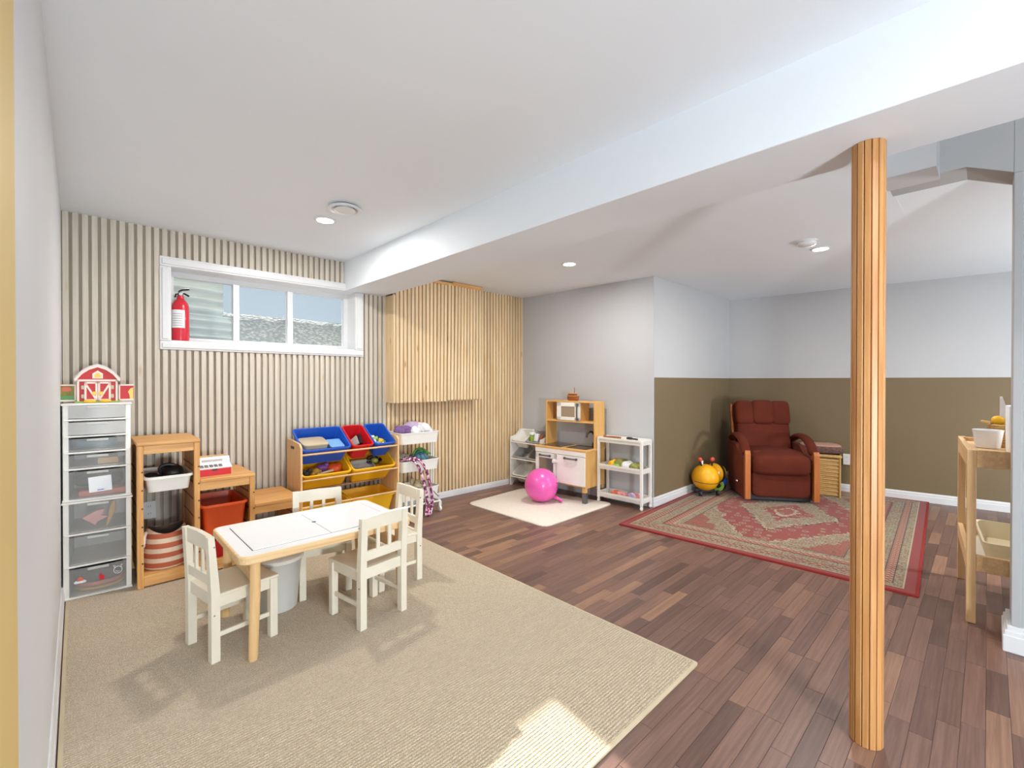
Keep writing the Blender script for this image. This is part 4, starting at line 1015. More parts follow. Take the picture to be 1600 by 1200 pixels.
def on_cart(bm_, name, mat, label, cat, x, y, z, rot=None): return one(name, bm_, mat, label, cat, (2.225 + x, 3.64 + y, z), rot)
def fluff(r, k=5, sq=0.75, seed=1):
    q = random.Random(seed); b_ = B()
    for i in range(k): pill(b_, (q.uniform(-r, r) * 0.6, q.uniform(-r, r) * 0.5, q.uniform(0, r) * 0.4), (r * q.uniform(0.5, 0.8), r * q.uniform(0.5, 0.8), r * sq * q.uniform(0.5, 0.9)), 0.9, 0.9, Euler((q.random(), q.random(), q.random())).to_matrix(), 14, 9)
    return b_
on_cart(fluff(0.075, 6, 0.7, 1), 'yarn_bundle', 'cloth_purple', 'purple tulle bundle at the left of the trolley\'s top tray', 'cloth', -0.10, 0, 0.735)
on_cart(fluff(0.08, 7, 1.0, 2), 'yarn_bundle', 'cloth_lilac', 'tall lilac tulle bundle in the middle of the trolley\'s top tray', 'cloth', 0.0, 0.02, 0.74)
on_cart(fluff(0.055, 6, 0.9, 7), 'yarn_bundle', 'cloth_white', 'small white tulle bundle at the front of the trolley\'s top tray', 'cloth', -0.035, -0.07, 0.735)
on_cart(fluff(0.08, 7, 0.8, 3), 'yarn_bundle', 'cloth_white', 'large white tulle bundle on the right of the trolley\'s top tray', 'cloth', 0.095, 0.0, 0.735)
on_cart(fluff(0.04, 5, 0.9, 9), 'yarn_bundle', 'cloth_lilac', 'small grey-lilac bundle at the right end of the trolley\'s top tray', 'cloth', 0.125, 0.05, 0.775)
on_cart(fluff(0.085, 8, 0.55, 4), 'mixed_cloth', 'plastic_teal', 'teal scarf heap in the trolley\'s middle tray', 'cloth', 0.05, 0, 0.485)
on_cart(fluff(0.07, 6, 0.5, 5), 'mixed_cloth', 'plastic_grey', 'grey cloth at the left of the trolley\'s middle tray', 'cloth', -0.09, 0.01, 0.485)
b_ = B(); tube(b_, bez((-0.08, 0, 0.02), (-0.06, 0, 0.11), (0.03, 0, 0.09), (0.06, 0, 0.05)), 0.010, 8); tube(b_, bez((-0.07, 0, 0.0), (-0.02, 0.02, 0.08), (0.06, 0, 0.07), (0.085, 0, 0.02)), 0.012, 8); tube(b_, bez((0.03, -0.01, 0.06), (0.07, 0, 0.05), (0.09, 0, 0.04), (0.11, 0, 0.02)), 0.006, 8)
on_cart(b_, 'toy_snake', 'plastic_green', 'green toy vine on top of the teal scarf', 'toy', 0.07, -0.01, 0.495)
rp_ = thing('braided_rope', 'pink and white braided rope hanging from the trolley to the floor', 'rope', (2.16, 3.47, 0))
for k, (dx, e) in enumerate(((0.0, 0.04), (0.055, 0.085))):
    b_ = B(); base = bez((-0.10 + dx, 0.10, 0.50), (-0.03 + dx, -0.05, 0.58), (0.03 + dx, -0.03, 0.40), (0.06 + dx, -0.035, 0.26), 22) + bez((0.06 + dx, -0.035, 0.255), (0.09 + dx, -0.04, 0.15), (0.04 + e, -0.04, 0.06), (0.02 + e, -0.05, 0.024), 16)
    for s in range(3):
        pts = [(p[0] + 0.007 * math.cos(i * 0.75 + s * 2.09), p[1] + 0.007 * math.sin(i * 0.75 + s * 2.09), p[2] + 0.006 * math.sin(i * 0.75 + s * 2.09)) for i, p in enumerate(base)]
        tube(b_, pts, 0.0072, 7)
    obj('strand', b_, 'braid', rp_, True)
obj('tassel', pill(B(), (0.085, -0.05, 0.04), (0.028, 0.024, 0.036), 0.9, 0.9), 'braid', rp_, True)
on_cart(fluff(0.07, 5, 0.4, 6), 'mixed_cloth', 'tan_plastic', 'tan cloth heap in the trolley\'s lowest tray', 'cloth', 0.03, 0, 0.235)
b_ = B(); tube(b_, bez((0, 0, 0), (0.01, -0.02, -0.02), (0.03, -0.02, -0.05), (0.045, -0.02, -0.05)), 0.004, 6)
on_cart(b_, 'metal_clip', 'metal_grey', 'small dark clip hooked low on the trolley', 'clip', 0.12, -0.15, 0.20)

# ================================================================ FIRE EXTINGUISHER
fe = thing('fire_extinguisher', 'red fire extinguisher standing on the window sill', 'fire extinguisher', (0.529, 3.935, WZ0 + 0.012))
obj('cylinder', lathe(B(), [(0.044, 0), (0.050, 0.004), (0.051, 0.02), (0.051, 0.235), (0.046, 0.262), (0.034, 0.283), (0.024, 0.292), (0.021, 0.305), (0.021, 0.318)], 36), 'extinguisher_red', fe, True)
lb = B(); L_ = [[(rr_ * math.cos(R(a)), rr_ * math.sin(R(a)), z) for a in range(190, 291, 5)] for rr_, z in ((0.0517, 0.09), (0.0517, 0.215))]
loft(lb, L_, False, False, False); o_ = obj('label_sheet', lb, 'paper', fe, True)
for i in range(6): 
    ln = B(); loft(ln, [[(0.0521 * math.cos(R(a)), 0.0521 * math.sin(R(a)), z) for a in range(205, 276, 5)] for z in (0.105 + 0.016 * i, 0.109 + 0.016 * i)], False, False, False)
    obj('label_line', ln, 'plastic_grey', o_)
obj('valve', lathe(B(), [(0.015, 0.316), (0.017, 0.32), (0.017, 0.338), (0.009, 0.345)], 20), 'metal_grey', fe, True)
hn = B(); tube(hn, [(-0.012, 0, 0.348), (0.01, 0, 0.362), (0.05, 0, 0.372)], 0.015, 8, [0.7, 1, 1], flat=0.5); obj('upper_lever', hn, 'plastic_black', fe, True)
hn = B(); tube(hn, [(0.0, 0, 0.335), (0.02, 0, 0.338), (0.05, 0, 0.322)], 0.013, 8, [0.7, 1, 1], flat=0.5); obj('lower_handle', hn, 'plastic_black', fe, True)
nz = B(); tube(nz, [(-0.010, 0, 0.332), (-0.026, -0.004, 0.328), (-0.032, -0.006, 0.305)], 0.006, 8); obj('nozzle', nz, 'plastic_black', fe, True)
ga = B(); cyl(ga, (0.0, -0.018, 0.330), 0.011, 0.006, 16, 'y'); obj('gauge', ga, 'chrome', fe, True)

# ================================================================ PLAY KITCHEN (faces the room; local -Y is the front)
KR = R(-87.1)
kt = thing('play_kitchen', 'birch and white wooden play kitchen with a microwave shelf', 'play kitchen', (3.700, 3.005, 0), KR)
hw, fd, bdp = 0.315, -0.18, 0.17
for sx in (-1, 1):
    xs = sorted((sx * hw, sx * (hw - 0.018)))
    obj('base_side', box(B(), xs[0], xs[1], fd + 0.012, bdp, 0.155, 0.51, 0.002), 'birch_z', kt)
    obj('upper_side', box(B(), xs[0], xs[1], -0.005, bdp, 0.526, 0.995, 0.002), 'birch_z', kt)
    for yy in (fd + 0.03, bdp - 0.03):
        xl = sx * (hw - 0.022)
        obj('leg', box(B(), xl - 0.018, xl + 0.018, yy - 0.018, yy + 0.018, 0.10, 0.16, 0.002), 'birch_z', kt)
        obj('leg_sleeve', box(B(), xl - 0.021, xl + 0.021, yy - 0.021, yy + 0.021, 0.011 if yy < 0 else 0.0, 0.115, 0.003), 'metal_grey', kt)
obj('counter', box(B(), -hw - 0.006, hw + 0.006, fd - 0.002, bdp, 0.508, 0.526, 0.003), 'birch_x', kt)
obj('base_bottom', box(B(), -hw + 0.018, hw - 0.018, fd + 0.02, bdp, 0.16, 0.172), 'birch_x', kt)
obj('fascia', box(B(), -hw + 0.001, hw - 0.001, fd, fd + 0.014, 0.462, 0.508, 0.002), 'plastic_white', kt)
obj('oven_divider', box(B(), -0.052, -0.034, fd + 0.014, bdp, 0.172, 0.508), 'plastic_white', kt)
ov = B(); x0, x1 = -hw + 0.004, -0.046
box(ov, x0, x0 + 0.042, fd, fd + 0.014, 0.175, 0.458, 0.002); box(ov, x1 - 0.03, x1, fd, fd + 0.014, 0.175, 0.458, 0.002); box(ov, x0, x1, fd, fd + 0.014, 0.405, 0.458, 0.002); box(ov, x0, x1, fd, fd + 0.014, 0.175, 0.235, 0.002)
od = obj('oven_door', ov, 'plastic_white', kt)
obj('door_glass', box(B(), x0 + 0.03, x1 - 0.02, fd + 0.006, fd + 0.009, 0.225, 0.41), 'window_glass', od)
def handle(parent, p0, p1, out):
    b_ = B(); a, c = Vector(p0), Vector(p1); o_ = Vector(out)
    tube(b_, [a + o_, a * 0.75 + c * 0.25 + o_ * 1.25, (a + c) / 2 + o_ * 1.35, a * 0.25 + c * 0.75 + o_ * 1.25, c + o_], 0.008, 8)
    for p in (a, c): tube(b_, [p, p + o_ * 1.1], 0.012, 10); 
    return obj('handle', b_, 'metal_grey', parent, True)
handle(od, (-0.245, fd, 0.432), (-0.115, fd, 0.432), (0, -0.014, 0))
obj('oven_rack', box(B(), -hw + 0.02, -0.05, fd + 0.03, bdp - 0.02, 0.245, 0.252), 'plastic_grey', kt)
obj('oven_back', box(B(), -hw + 0.018, hw - 0.018, bdp - 0.006, bdp, 0.17, 0.508), 'mdf_x', kt)
rd = obj('cabinet_door', box(B(), -0.030, hw - 0.003, fd, fd + 0.014, 0.175, 0.458, 0.003), 'plastic_white', kt)
handle(rd, (0.075, fd, 0.432), (0.215, fd, 0.432), (0, -0.014, 0))
lk_ = B(); box(lk_, -0.072, -0.008, fd - 0.014, fd, 0.372, 0.398, 0.006); box(lk_, -0.078, -0.05, fd - 0.020, fd - 0.001, 0.366, 0.404, 0.006)
obj('child_latch', lk_, 'plastic_white', kt)
obj('cooktop', box(B(), -0.275, -0.02, -0.13, 0.12, 0.526, 0.530, 0.002), 'dark_glass', kt)
sk = obj('sink', loft(B(), [rrect(0.25, 0.23, 0.02, 4, 0.5262, 0.155, 0.0), rrect(0.25, 0.23, 0.02, 4, 0.530, 0.155, 0.0), rrect(0.22, 0.20, 0.02, 4, 0.530, 0.155, 0.0), rrect(0.20, 0.18, 0.02, 4, 0.5265, 0.155, 0.0)]), 'dark_glass', kt)
fc = B(); tube(fc, [(0.245, 0.09, 0.527), (0.245, 0.09, 0.60), (0.245, 0.085, 0.655), (0.235, 0.065, 0.685), (0.22, 0.04, 0.688), (0.205, 0.02, 0.668), (0.20, 0.012, 0.63)], 0.011, 12)
fa = obj('faucet', fc, 'metal_dark', kt, True)
f2 = B(); cyl(f2, (0.245, 0.09, 0.526), 0.024, 0.05, 18, bev=0.004); tube(f2, [(0.245, 0.09, 0.585), (0.275, 0.07, 0.595), (0.29, 0.06, 0.615)], 0.008, 8); obj('tap_lever', f2, 'metal_dark', fa, True)
obj('shelf_board', box(B(), -hw + 0.018, hw - 0.018, -0.003, bdp, 0.775, 0.790, 0.002), 'birch_x', kt)
obj('top_board', box(B(), -hw + 0.018, hw - 0.018, -0.003, bdp, 0.980, 0.995, 0.002), 'birch_x', kt)
mx0, mx1 = -0.165, 0.135
mw = B(); box(mw, mx0, mx0 + 0.055, -0.006, 0.006, 0.792, 0.978, 0.003); box(mw, mx1 - 0.07, mx1, -0.006, 0.006, 0.792, 0.978, 0.003); box(mw, mx0, mx1, -0.006, 0.006, 0.935, 0.978, 0.003); box(mw, mx0, mx1, -0.006, 0.006, 0.792, 0.828, 0.003)
md_ = obj('microwave_door', mw, 'plastic_white', kt)
obj('microwave_glass', box(B(), mx0 + 0.05, mx1 - 0.06, 0.0, 0.003, 0.825, 0.938), 'oven_glass', md_)
handle(md_, (mx1 - 0.03, -0.006, 0.81), (mx1 - 0.03, -0.006, 0.962), (0, -0.014, 0))
for xx in (mx0, mx1 - 0.01): obj('microwave_side', box(B(), xx, xx + 0.01, 0.007, bdp - 0.01, 0.790, 0.980), 'birch_z', kt)
kmat = Matrix.Translation((3.700, 3.005, 0)) @ Matrix.Rotation(KR, 4, 'Z')
def on_k(p): return tuple(kmat @ Vector(p))
bt = thing('toy_boat', 'brown wooden toy boat on top of the play kitchen', 'toy boat', on_k((-0.02, 0.085, 0.995)), KR)
b_ = B(); L_ = []
for s, wv, z0, z1 in ((-0.065, 0.022, 0.012, 0.05), (-0.045, 0.03, 0.0, 0.046), (0.03, 0.03, 0.0, 0.046), (0.055, 0.018, 0.006, 0.052), (0.072, 0.003, 0.02, 0.06)):
    L_.append([(s, -wv, z1), (s, -wv * 0.7, z0), (s, wv * 0.7, z0), (s, wv, z1)])
loft(b_, L_); 
for v_ in b_.verts: v_.co.x = -v_.co.x
obj('hull', b_, 'brown_toy', bt); obj('deck', box(B(), -0.05, 0.055, -0.031, 0.031, 0.046, 0.052, 0.002), 'beech_x', bt); obj('cabin', box(B(), -0.045, 0.04, -0.024, 0.024, 0.052, 0.074, 0.003), 'brown_toy', bt); obj('cabin_roof', box(B(), -0.05, 0.046, -0.028, 0.028, 0.074, 0.080, 0.002), 'beech_x', bt)
obj('mast', cyl(B(), (0.02, 0, 0.078), 0.004, 0.06, 8), 'brown_toy', bt, True)

# ================================================================ GREY BIN RACK LEFT OF THE KITCHEN
gk = thing('grey_organizer', 'small white toy rack with grey tubs in the corner beside the play kitchen', 'rack', (3.745, 3.60, 0), R(-88))
gw = 0.235
for sx in (-1, 1):
    xs = sorted((sx * gw, sx * (gw - 0.012)))
    b_ = B(); prism(b_, [(-0.11, 0), (-0.075, 0), (-0.05, 0.045), (0.05, 0.045), (0.075, 0), (0.11, 0), (0.11, 0.64), (0.06, 0.64), (-0.02, 0.575), (-0.11, 0.56)], 'yz', xs[0], xs[1])
    obj('side_panel', b_, 'plastic_white', gk)
for zf, zb in ((0.50, 0.585), (0.31, 0.40), (0.10, 0.19)):
    for yy, zz in ((-0.102, zf), (0.085, zf - 0.005)): obj('crossbar', cyl(B(), (-gw + 0.008, yy, zz), 0.007, 2 * gw - 0.016, 10, 'x'), 'plastic_white', gk, True)
gm = Matrix.Translation((3.745, 3.60, 0)) @ Matrix.Rotation(R(-88), 4, 'Z')
def gbin(x0, x1, zf, zb, mat, label, hgt=0.12):
    wd = x1 - x0 - 0.02
    o = one('grey_tub', shell(B(), wd - 0.04, 0.17, wd, 0.205, hgt, 0.003, 0.008, 0.02, 0.012), mat, label, 'bin', None, None, 'tubs in the small white rack')
    a = math.atan2(zb + 0.045 - zf, 0.2)
    rot = Matrix.Rotation(R(-88), 3, 'Z') @ Euler((a, 0, 0)).to_matrix()
    mid = gm @ Vector(((x0 + x1) / 2, -0.008, (zf + zb) / 2 + 0.038))
    o.location = mid + rot @ Vector((0, 0, -hgt)); o.rotation_euler = rot.to_euler()
    return mid, rot
gbin(-0.222, -0.01, 0.50, 0.585, 'plastic_white', 'white tub at the upper left of the small corner rack')
gmid, grot = gbin(0.0, 0.222, 0.50, 0.585, 'plastic_grey', 'grey tub with a lime cup at the top of the small corner rack')
gbin(-0.222, -0.0, 0.31, 0.40, 'plastic_grey', 'grey tub in the middle row of the small corner rack, left')
gbin(0.004, 0.222, 0.31, 0.40, 'plastic_grey', 'grey tub in the middle row of the small corner rack, next to the oven')
gbin(-0.222, -0.0, 0.10, 0.19, 'plastic_white', 'white tub in the bottom row of the small corner rack, left')
gbin(0.004, 0.222, 0.10, 0.19, 'plastic_white', 'white tub in the bottom row of the small corner rack, behind the pink ball')
b_ = B(); lathe(b_, [(0.026, 0), (0.034, 0.06), (0.036, 0.065), (0.03, 0.065), (0.022, 0.006)], 20)
one('toy_cup', b_, 'plastic_lime', 'lime green toy cup standing in the grey tub of the corner rack', 'cup', gmid + Vector((-0.04, 0.05, -0.055)))
one('toy_food', pill(B(), (0, 0, 0), (0.034, 0.034, 0.022), 0.8, 0.8), 'paper', 'pale toy food piece on the lime cup in the grey tub', 'toy', gmid + Vector((-0.04, 0.05, 0.028)))
one('toy_carton', box(B(), -0.03, 0.03, -0.025, 0.025, 0, 0.085, 0.006), 'cloth_white', 'cream toy carton beside the lime cup in the grey tub', 'toy', gmid + Vector((-0.045, -0.02, -0.05)), (0.1, 0.1, 0.3))
one('toy_can', cyl(B(), (0, 0, 0), 0.02, 0.05, 16), 'brown_toy', 'small brown toy can at the kitchen end of the grey tub', 'toy', gmid + Vector((-0.04, -0.075, -0.02)), (0.3, 0.2, 0))

# ================================================================ HOPPER BALL
hb = thing('hopper_ball', 'pink hopper ball on the cream rug in front of the play kitchen', 'ball', (3.31, 3.045, 0.011))
obj('sphere', ball(B(), (0, 0, 0.164), 0.164, 40, 24), 'plastic_pink', hb, True)
rv = Vector((math.cos(YAW), -math.sin(YAW), 0))
hp = [rv * 0.085 + Vector((0, 0, 0.055)), rv * 0.15 + Vector((-0.03, -0.04, 0.045)), rv * 0.19 + Vector((-0.04, -0.05, 0.025)), rv * 0.20 + Vector((-0.02, 0.0, 0.014)), rv * 0.18 + Vector((0.02, 0.03, 0.022)), rv * 0.10 + Vector((0.03, 0.02, 0.055))]
b_ = B(); tube(b_, [tuple(p) for p in hp], 0.013, 10); obj('handle', b_, 'plastic_pink', hb, True)
fa = B(); tv = (rv * 0.9 + Vector((-math.sin(YAW), -math.cos(YAW), 0)) * 0.44).normalized()
for i in range(4):
    p = tv * 0.163; q = Vector((p.x, p.y, 0.164 + 0.035 - i * 0.022)); pill(fa, tuple(q), (0.008, 0.008, 0.006), 0.9, 0.9)
obj('printed_marks', fa, 'cloth_purple', hb, True)

# ================================================================ WHITE SHELF ON CASTERS
ws = thing('rolling_shelf', 'narrow white plastic three-tier shelf on casters next to the play kitchen', 'shelf', (3.838, 2.443, 0), R(-88))
sw, sd = 0.245, 0.095
for sx in (-1, 1):
    for sy in (-1, 1):
        xo, yo = sx * (sw - 0.012), sy * (sd - 0.012)
        obj('upright', box(B(), xo - 0.013, xo + 0.013, yo - 0.013, yo + 0.013, 0.045, 0.645, 0.005), 'plastic_white', ws)
        c_ = B(); cyl(c_, (xo - 0.009, yo, 0.020), 0.020, 0.018, 18, 'x', bev=0.004); w_ = obj('caster', c_, 'plastic_white', ws, True)
        obj('caster_fork', box(B(), xo - 0.012, xo + 0.012, yo - 0.008, yo + 0.008, 0.034, 0.055, 0.003), 'plastic_white', w_)
for z0, z1 in ((0.60, 0.65), (0.335, 0.385), (0.06, 0.11)):
    t_ = B(); shell(t_, 2 * sw - 0.02, 2 * sd - 0.02, 2 * sw - 0.012, 2 * sd - 0.012, z1 - z0, 0.003, 0.007, 0.012, 0.018)
    obj('tier', t_, 'plastic_white', ws, True, loc=(0, 0, z0))
sm = Matrix.Translation((3.838, 2.443, 0)) @ Matrix.Rotation(R(-88), 4, 'Z')
def on_s(p): return tuple(sm @ Vector(p))
b_ = B(); tube(b_, [(-0.08, 0, 0.01), (0, 0.005, 0.012), (0.08, 0, 0.01)], 0.010, 8); pill(b_, (-0.085, 0, 0.012), (0.02, 0.014, 0.012), 0.8, 0.8)
one('wooden_toy', b_, 'brown_toy', 'brown wooden stick toy lying on the top of the rolling shelf', 'toy', on_s((-0.12, 0.0, 0.635)), (0, 0, R(-80)))
b_ = B(); pill(b_, (-0.03, 0, 0.014), (0.035, 0.02, 0.013), 0.8, 0.8); tube(b_, [(-0.02, 0, 0.012), (0.03, 0.01, 0.012), (0.06, 0, 0.012)], 0.008, 8)
one('toy_tool', b_, 'plastic_black', 'black and red toy tool lying on the top of the rolling shelf', 'toy', on_s((0.09, 0.0, 0.635)), (0, 0, R(-95)))
for i, (x, y, mt, lb_, sd_, rr_) in enumerate(((-0.09, 0.0, 'plastic_yellow', 'yellow and green play food heap', 11, 0.055), (-0.02, 0.02, 'leaf_mix', 'olive leafy play food heap', 12, 0.06), (0.06, 0.0, 'cloth_white', 'white and lilac play food heap', 13, 0.05), (0.14, 0.0, 'leaf_mix', 'dark leafy play food heap by the olive wall', 14, 0.05), (-0.05, -0.03, 'plastic_lime', 'lime play food at the front', 15, 0.035))):
    one('play_food', fluff(rr_ * 1.2, 10, 0.9, sd_), mt, lb_ + ' on the rolling shelf\'s middle tier', 'play food', on_s((x, y, 0.365)))
for i, (x, y, mt, lb_, sd_, rr_) in enumerate(((-0.09, 0.0, 'salmon', 'salmon pink toy heap', 21, 0.05), (-0.01, 0.0, 'skin_pink', 'pale pink toy heap', 22, 0.05), (0.08, 0.01, 'cloth_lilac', 'lilac pink toy heap', 23, 0.05))):
    one('pink_toy', fluff(rr_, 7, 0.5, sd_), mt, lb_ + ' on the rolling shelf\'s lowest tier', 'toy', on_s((x, y, 0.085)))
b_ = B(); prism(b_, [(-0.02, 0), (0.03, 0), (0.035, 0.035), (0.012, 0.06), (0.002, 0.03), (-0.012, 0.07), (-0.028, 0.06)], 'xz', -0.012, 0.012)
one('toy_wings', b_, 'skin_pink', 'upright pink winged toy on the rolling shelf\'s lowest tier', 'toy', on_s((0.13, 0.01, 0.075)), (0, 0, R(-80)))

# ================================================================ RECLINER (local -Y is the front)
RZ = 0.011
rc = thing('recliner', 'rust red upholstered recliner with curved arms in the olive corner', 'armchair', (5.235, 1.585, RZ), R(-55))
tb_ = Euler((R(-14), 0, 0)).to_matrix()
obj('base_frame', box(B(), -0.28, 0.28, -0.30, 0.28, 0.012, 0.10, 0.01), 'rubber_dark', rc)
fp = B(); pill(fp, (0, -0.295, 0.185), (0.262, 0.055, 0.135), 0.28, 0.22, None, 36, 16); obj('footrest_panel', fp, 'recliner_red', rc, True)
st = B(); pill(st, (0, -0.10, 0.385), (0.268, 0.300, 0.108), 0.42, 0.28, None, 40, 18)
for v_ in st.verts:   # sagging crown and full front roll
    if v_.co.y < -0.25: v_.co.z -= 0.018
    v_.co.z += 0.012 * math.cos(v_.co.x * 6) * (1 if v_.co.z > 0.4 else 0)
obj('seat_cushion', st, 'recliner_red', rc, True)
lo_ = B(); pill(lo_, (0, 0.215, 0.59), (0.262, 0.085, 0.225), 0.35, 0.25, tb_, 40, 18); obj('lower_back_cushion', lo_, 'recliner_red', rc, True)
for sx in (-1, 0, 1):
    u_ = B(); pill(u_, (sx * 0.176, 0.248 + (0.0 if sx else -0.012), 0.835 + (0.0 if sx else 0.008)), (0.098 if sx else 0.112, 0.078, 0.135), 0.42, 0.40, tb_, 30, 16)
    obj('head_cushion', u_, 'recliner_red', rc, True)
bk_ = B(); box(bk_, -0.262, 0.262, 0.255, 0.305, 0.18, 0.955, 0.02, 3)
for v_ in bk_.verts: v_.co.y += (v_.co.z - 0.45) * 0.22
obj('back_shell', bk_, 'recliner_side', rc, True)
for sx in (-1, 1):
    xo = sx * 0.305
    sp_ = B(); prism(sp_, [(-0.335, 0.03), (0.20, 0.03), (0.26, 0.10), (0.29, 0.50), (0.24, 0.54), (0.0, 0.53), (-0.12, 0.46), (-0.335, 0.42)], 'yz', xo - 0.022, xo + 0.022)
    obj('side_panel', sp_, 'recliner_side', rc)
    ap = B(); path = bez((xo, 0.23, 0.545), (xo, 0.12, 0.640), (xo, -0.08, 0.640), (xo, -0.18, 0.585), 10) + bez((xo, -0.19, 0.578), (xo, -0.25, 0.545), (xo, -0.27, 0.51), (xo, -0.29, 0.47), 6)
    tube(ap, path, 0.046, 14, [0.6, 0.85] + [1] * (len(path) - 4) + [0.9, 0.7], flat=0.62)
    obj('armrest', ap, 'recliner_red', rc, True)
    wp = B(); prism(wp, [(-0.365, 0.03), (-0.322, 0.03), (-0.318, 0.48), (-0.330, 0.505), (-0.352, 0.505), (-0.362, 0.47)], 'yz', xo - 0.024, xo + 0.024)
    obj('front_post', wp, 'recliner_oak', rc)
lv = B(); tube(lv, [(-0.327, -0.18, 0.17), (-0.36, -0.185, 0.175), (-0.375, -0.21, 0.18), (-0.375, -0.245, 0.185)], 0.009, 10); pill(lv, (-0.375, -0.25, 0.186), (0.014, 0.02, 0.014), 0.8, 0.8)
obj('lever', lv, 'chrome', rc, True)
bs = B(); box(bs, -0.288, -0.262, 0.24, 0.285, 0.30, 0.93, 0.006)
for v_ in bs.verts: v_.co.y += (v_.co.z - 0.45) * 0.22
obj('back_rail', bs, 'recliner_oak', rc)

# ================================================================ BEE RIDE-ON
bee = thing('bee_toy', 'yellow bee ride-on toy with red-tipped feelers beside the recliner', 'ride-on toy', (4.74, 2.035, RZ), 0)
fw = Vector((-0.62, -0.78, 0)).normalized(); sd2 = Vector((fw.y * -1, fw.x, 0))    # facing the camera
if sd2.dot(Vector((math.cos(YAW), -math.sin(YAW), 0))) < 0: sd2 = -sd2
P = lambda a, b_, z: tuple(fw * a + sd2 * b_ + Vector((0, 0, z)))
bd2 = ball(B(), P(0.0, 0.0, 0.187), 0.136, 36, 22); obj('head', bd2, 'bee_yellow', bee, True)
bk2 = B(); lathe(bk2, [(0.03, 0), (0.085, 0.02), (0.105, 0.06), (0.105, 0.10), (0.08, 0.145), (0.03, 0.165)], 28, Matrix.Translation(P(-0.05, 0.085, 0.215)) @ Vector((-fw * 0.45 + sd2)).to_track_quat('Z', 'Y').to_matrix().to_4x4()); obj('rear_body', bk2, 'bee_yellow', bee, True)
sr = B(); mq = Matrix.Translation(P(-0.05, 0.085, 0.215)) @ Vector((-fw * 0.45 + sd2)).to_track_quat('Z', 'Y').to_matrix().to_4x4()
lathe(sr, [(0.100, 0.060), (0.110, 0.062), (0.110, 0.092), (0.100, 0.094)], 28, mq, False, False); obj('black_stripe', sr, 'plastic_black', bee, True)
mo = B(); pts = []
for k in range(17):
    a = R(-78 + 156 * k / 16); zz = -0.030 - 0.012 * math.cos(a); rr_ = math.sqrt(0.1365 ** 2 - zz * zz) + 0.0005
    pts.append(P(rr_ * math.cos(a), rr_ * math.sin(a), 0.187 + zz))
tube(mo, pts, 0.0028, 6); obj('mouth_line', mo, 'hair_bee', bee, True)
for a in (62, 160):
    d_ = Vector((math.cos(R(a)) * math.cos(R(22)), math.sin(R(a)) * math.cos(R(22)), math.sin(R(22)))) * 0.134
    e_ = obj('eye', pill(B(), P(d_.x, d_.y, 0.187 + d_.z), (0.014, 0.014, 0.018), 1, 1), 'cloth_white', bee, True)
    d2 = d_ * 1.08; obj('pupil', pill(B(), P(d2.x, d2.y, 0.187 + d2.z), (0.007, 0.007, 0.010), 1, 1), 'hair_bee', e_, True)
for b0, b1 in ((-0.045, -0.068), (0.06, 0.068)):
    f_ = B(); tube(f_, [P(0.01, b0, 0.30), P(0.015, b1, 0.36)], 0.010, 8); ft_ = obj('feeler', f_, 'plastic_black', bee, True)
    obj('feeler_tip', ball(B(), P(0.015, b1, 0.375), 0.023, 18, 12), 'bee_red', ft_, True)
obj('care_tag', box(B(), -0.012, 0.012, -0.001, 0.001, 0, 0.06, 0, 1), 'paper', bee, loc=P(-0.005, -0.040, 0.30), rot=(0, R(6), R(-45)))
for a_, b0 in ((0.03, 0.105), (0.03, -0.085), (-0.10, 0.09)):
    w_ = B(); cyl(w_, (0, 0, 0), 0.028, 0.03, 18, 'x', bev=0.005); o_ = obj('wheel', w_, 'rubber_dark', bee, True, loc=P(a_, b0, 0.028), rot=(0, 0, R(-44)))
ba = B(); box(ba, -0.03, 0.03, -0.09, 0.10, 0.03, 0.07, 0.01); obj('wheel_base', ba, 'rubber_dark', bee, loc=P(-0.02, 0, 0.0), rot=(0, 0, R(46)))
# toy vehicle behind the recliner
tv_ = thing('toy_scooter', 'dark blue toy vehicle with a lime green wheel behind the recliner', 'toy vehicle', (5.045, 2.03, RZ), R(-44))
gw_ = B(); lathe(gw_, [(0.028, -0.016), (0.060, -0.018), (0.066, -0.010), (0.066, 0.010), (0.060, 0.018), (0.028, 0.016), (0.024, 0.0)], 28, Matrix.Translation((-0.03, -0.06, 0.068)) @ Matrix.Rotation(PI / 2, 4, 'X'), False, False)
whl = obj('wheel', gw_, 'plastic_lime', tv_, True); obj('hub', cyl(B(), (-0.03, -0.07, 0.068), 0.030, 0.026, 20, 'y'), 'plastic_black', whl, True)
b_ = B(); pill(b_, (0.0, 0.0, 0.105), (0.085, 0.045, 0.045), 0.5, 0.5); pill(b_, (-0.03, -0.02, 0.155), (0.05, 0.035, 0.03), 0.6, 0.6); obj('body', b_, 'plastic_blue', tv_, True)
b_ = B(); cyl(b_, (0.06, 0.02, 0.04), 0.04, 0.03, 20, 'y', bev=0.005); cyl(b_, (-0.07, 0.02, 0.04), 0.04, 0.03, 20, 'y', bev=0.005); obj('rear_wheels', b_, 'plastic_black', tv_, True)

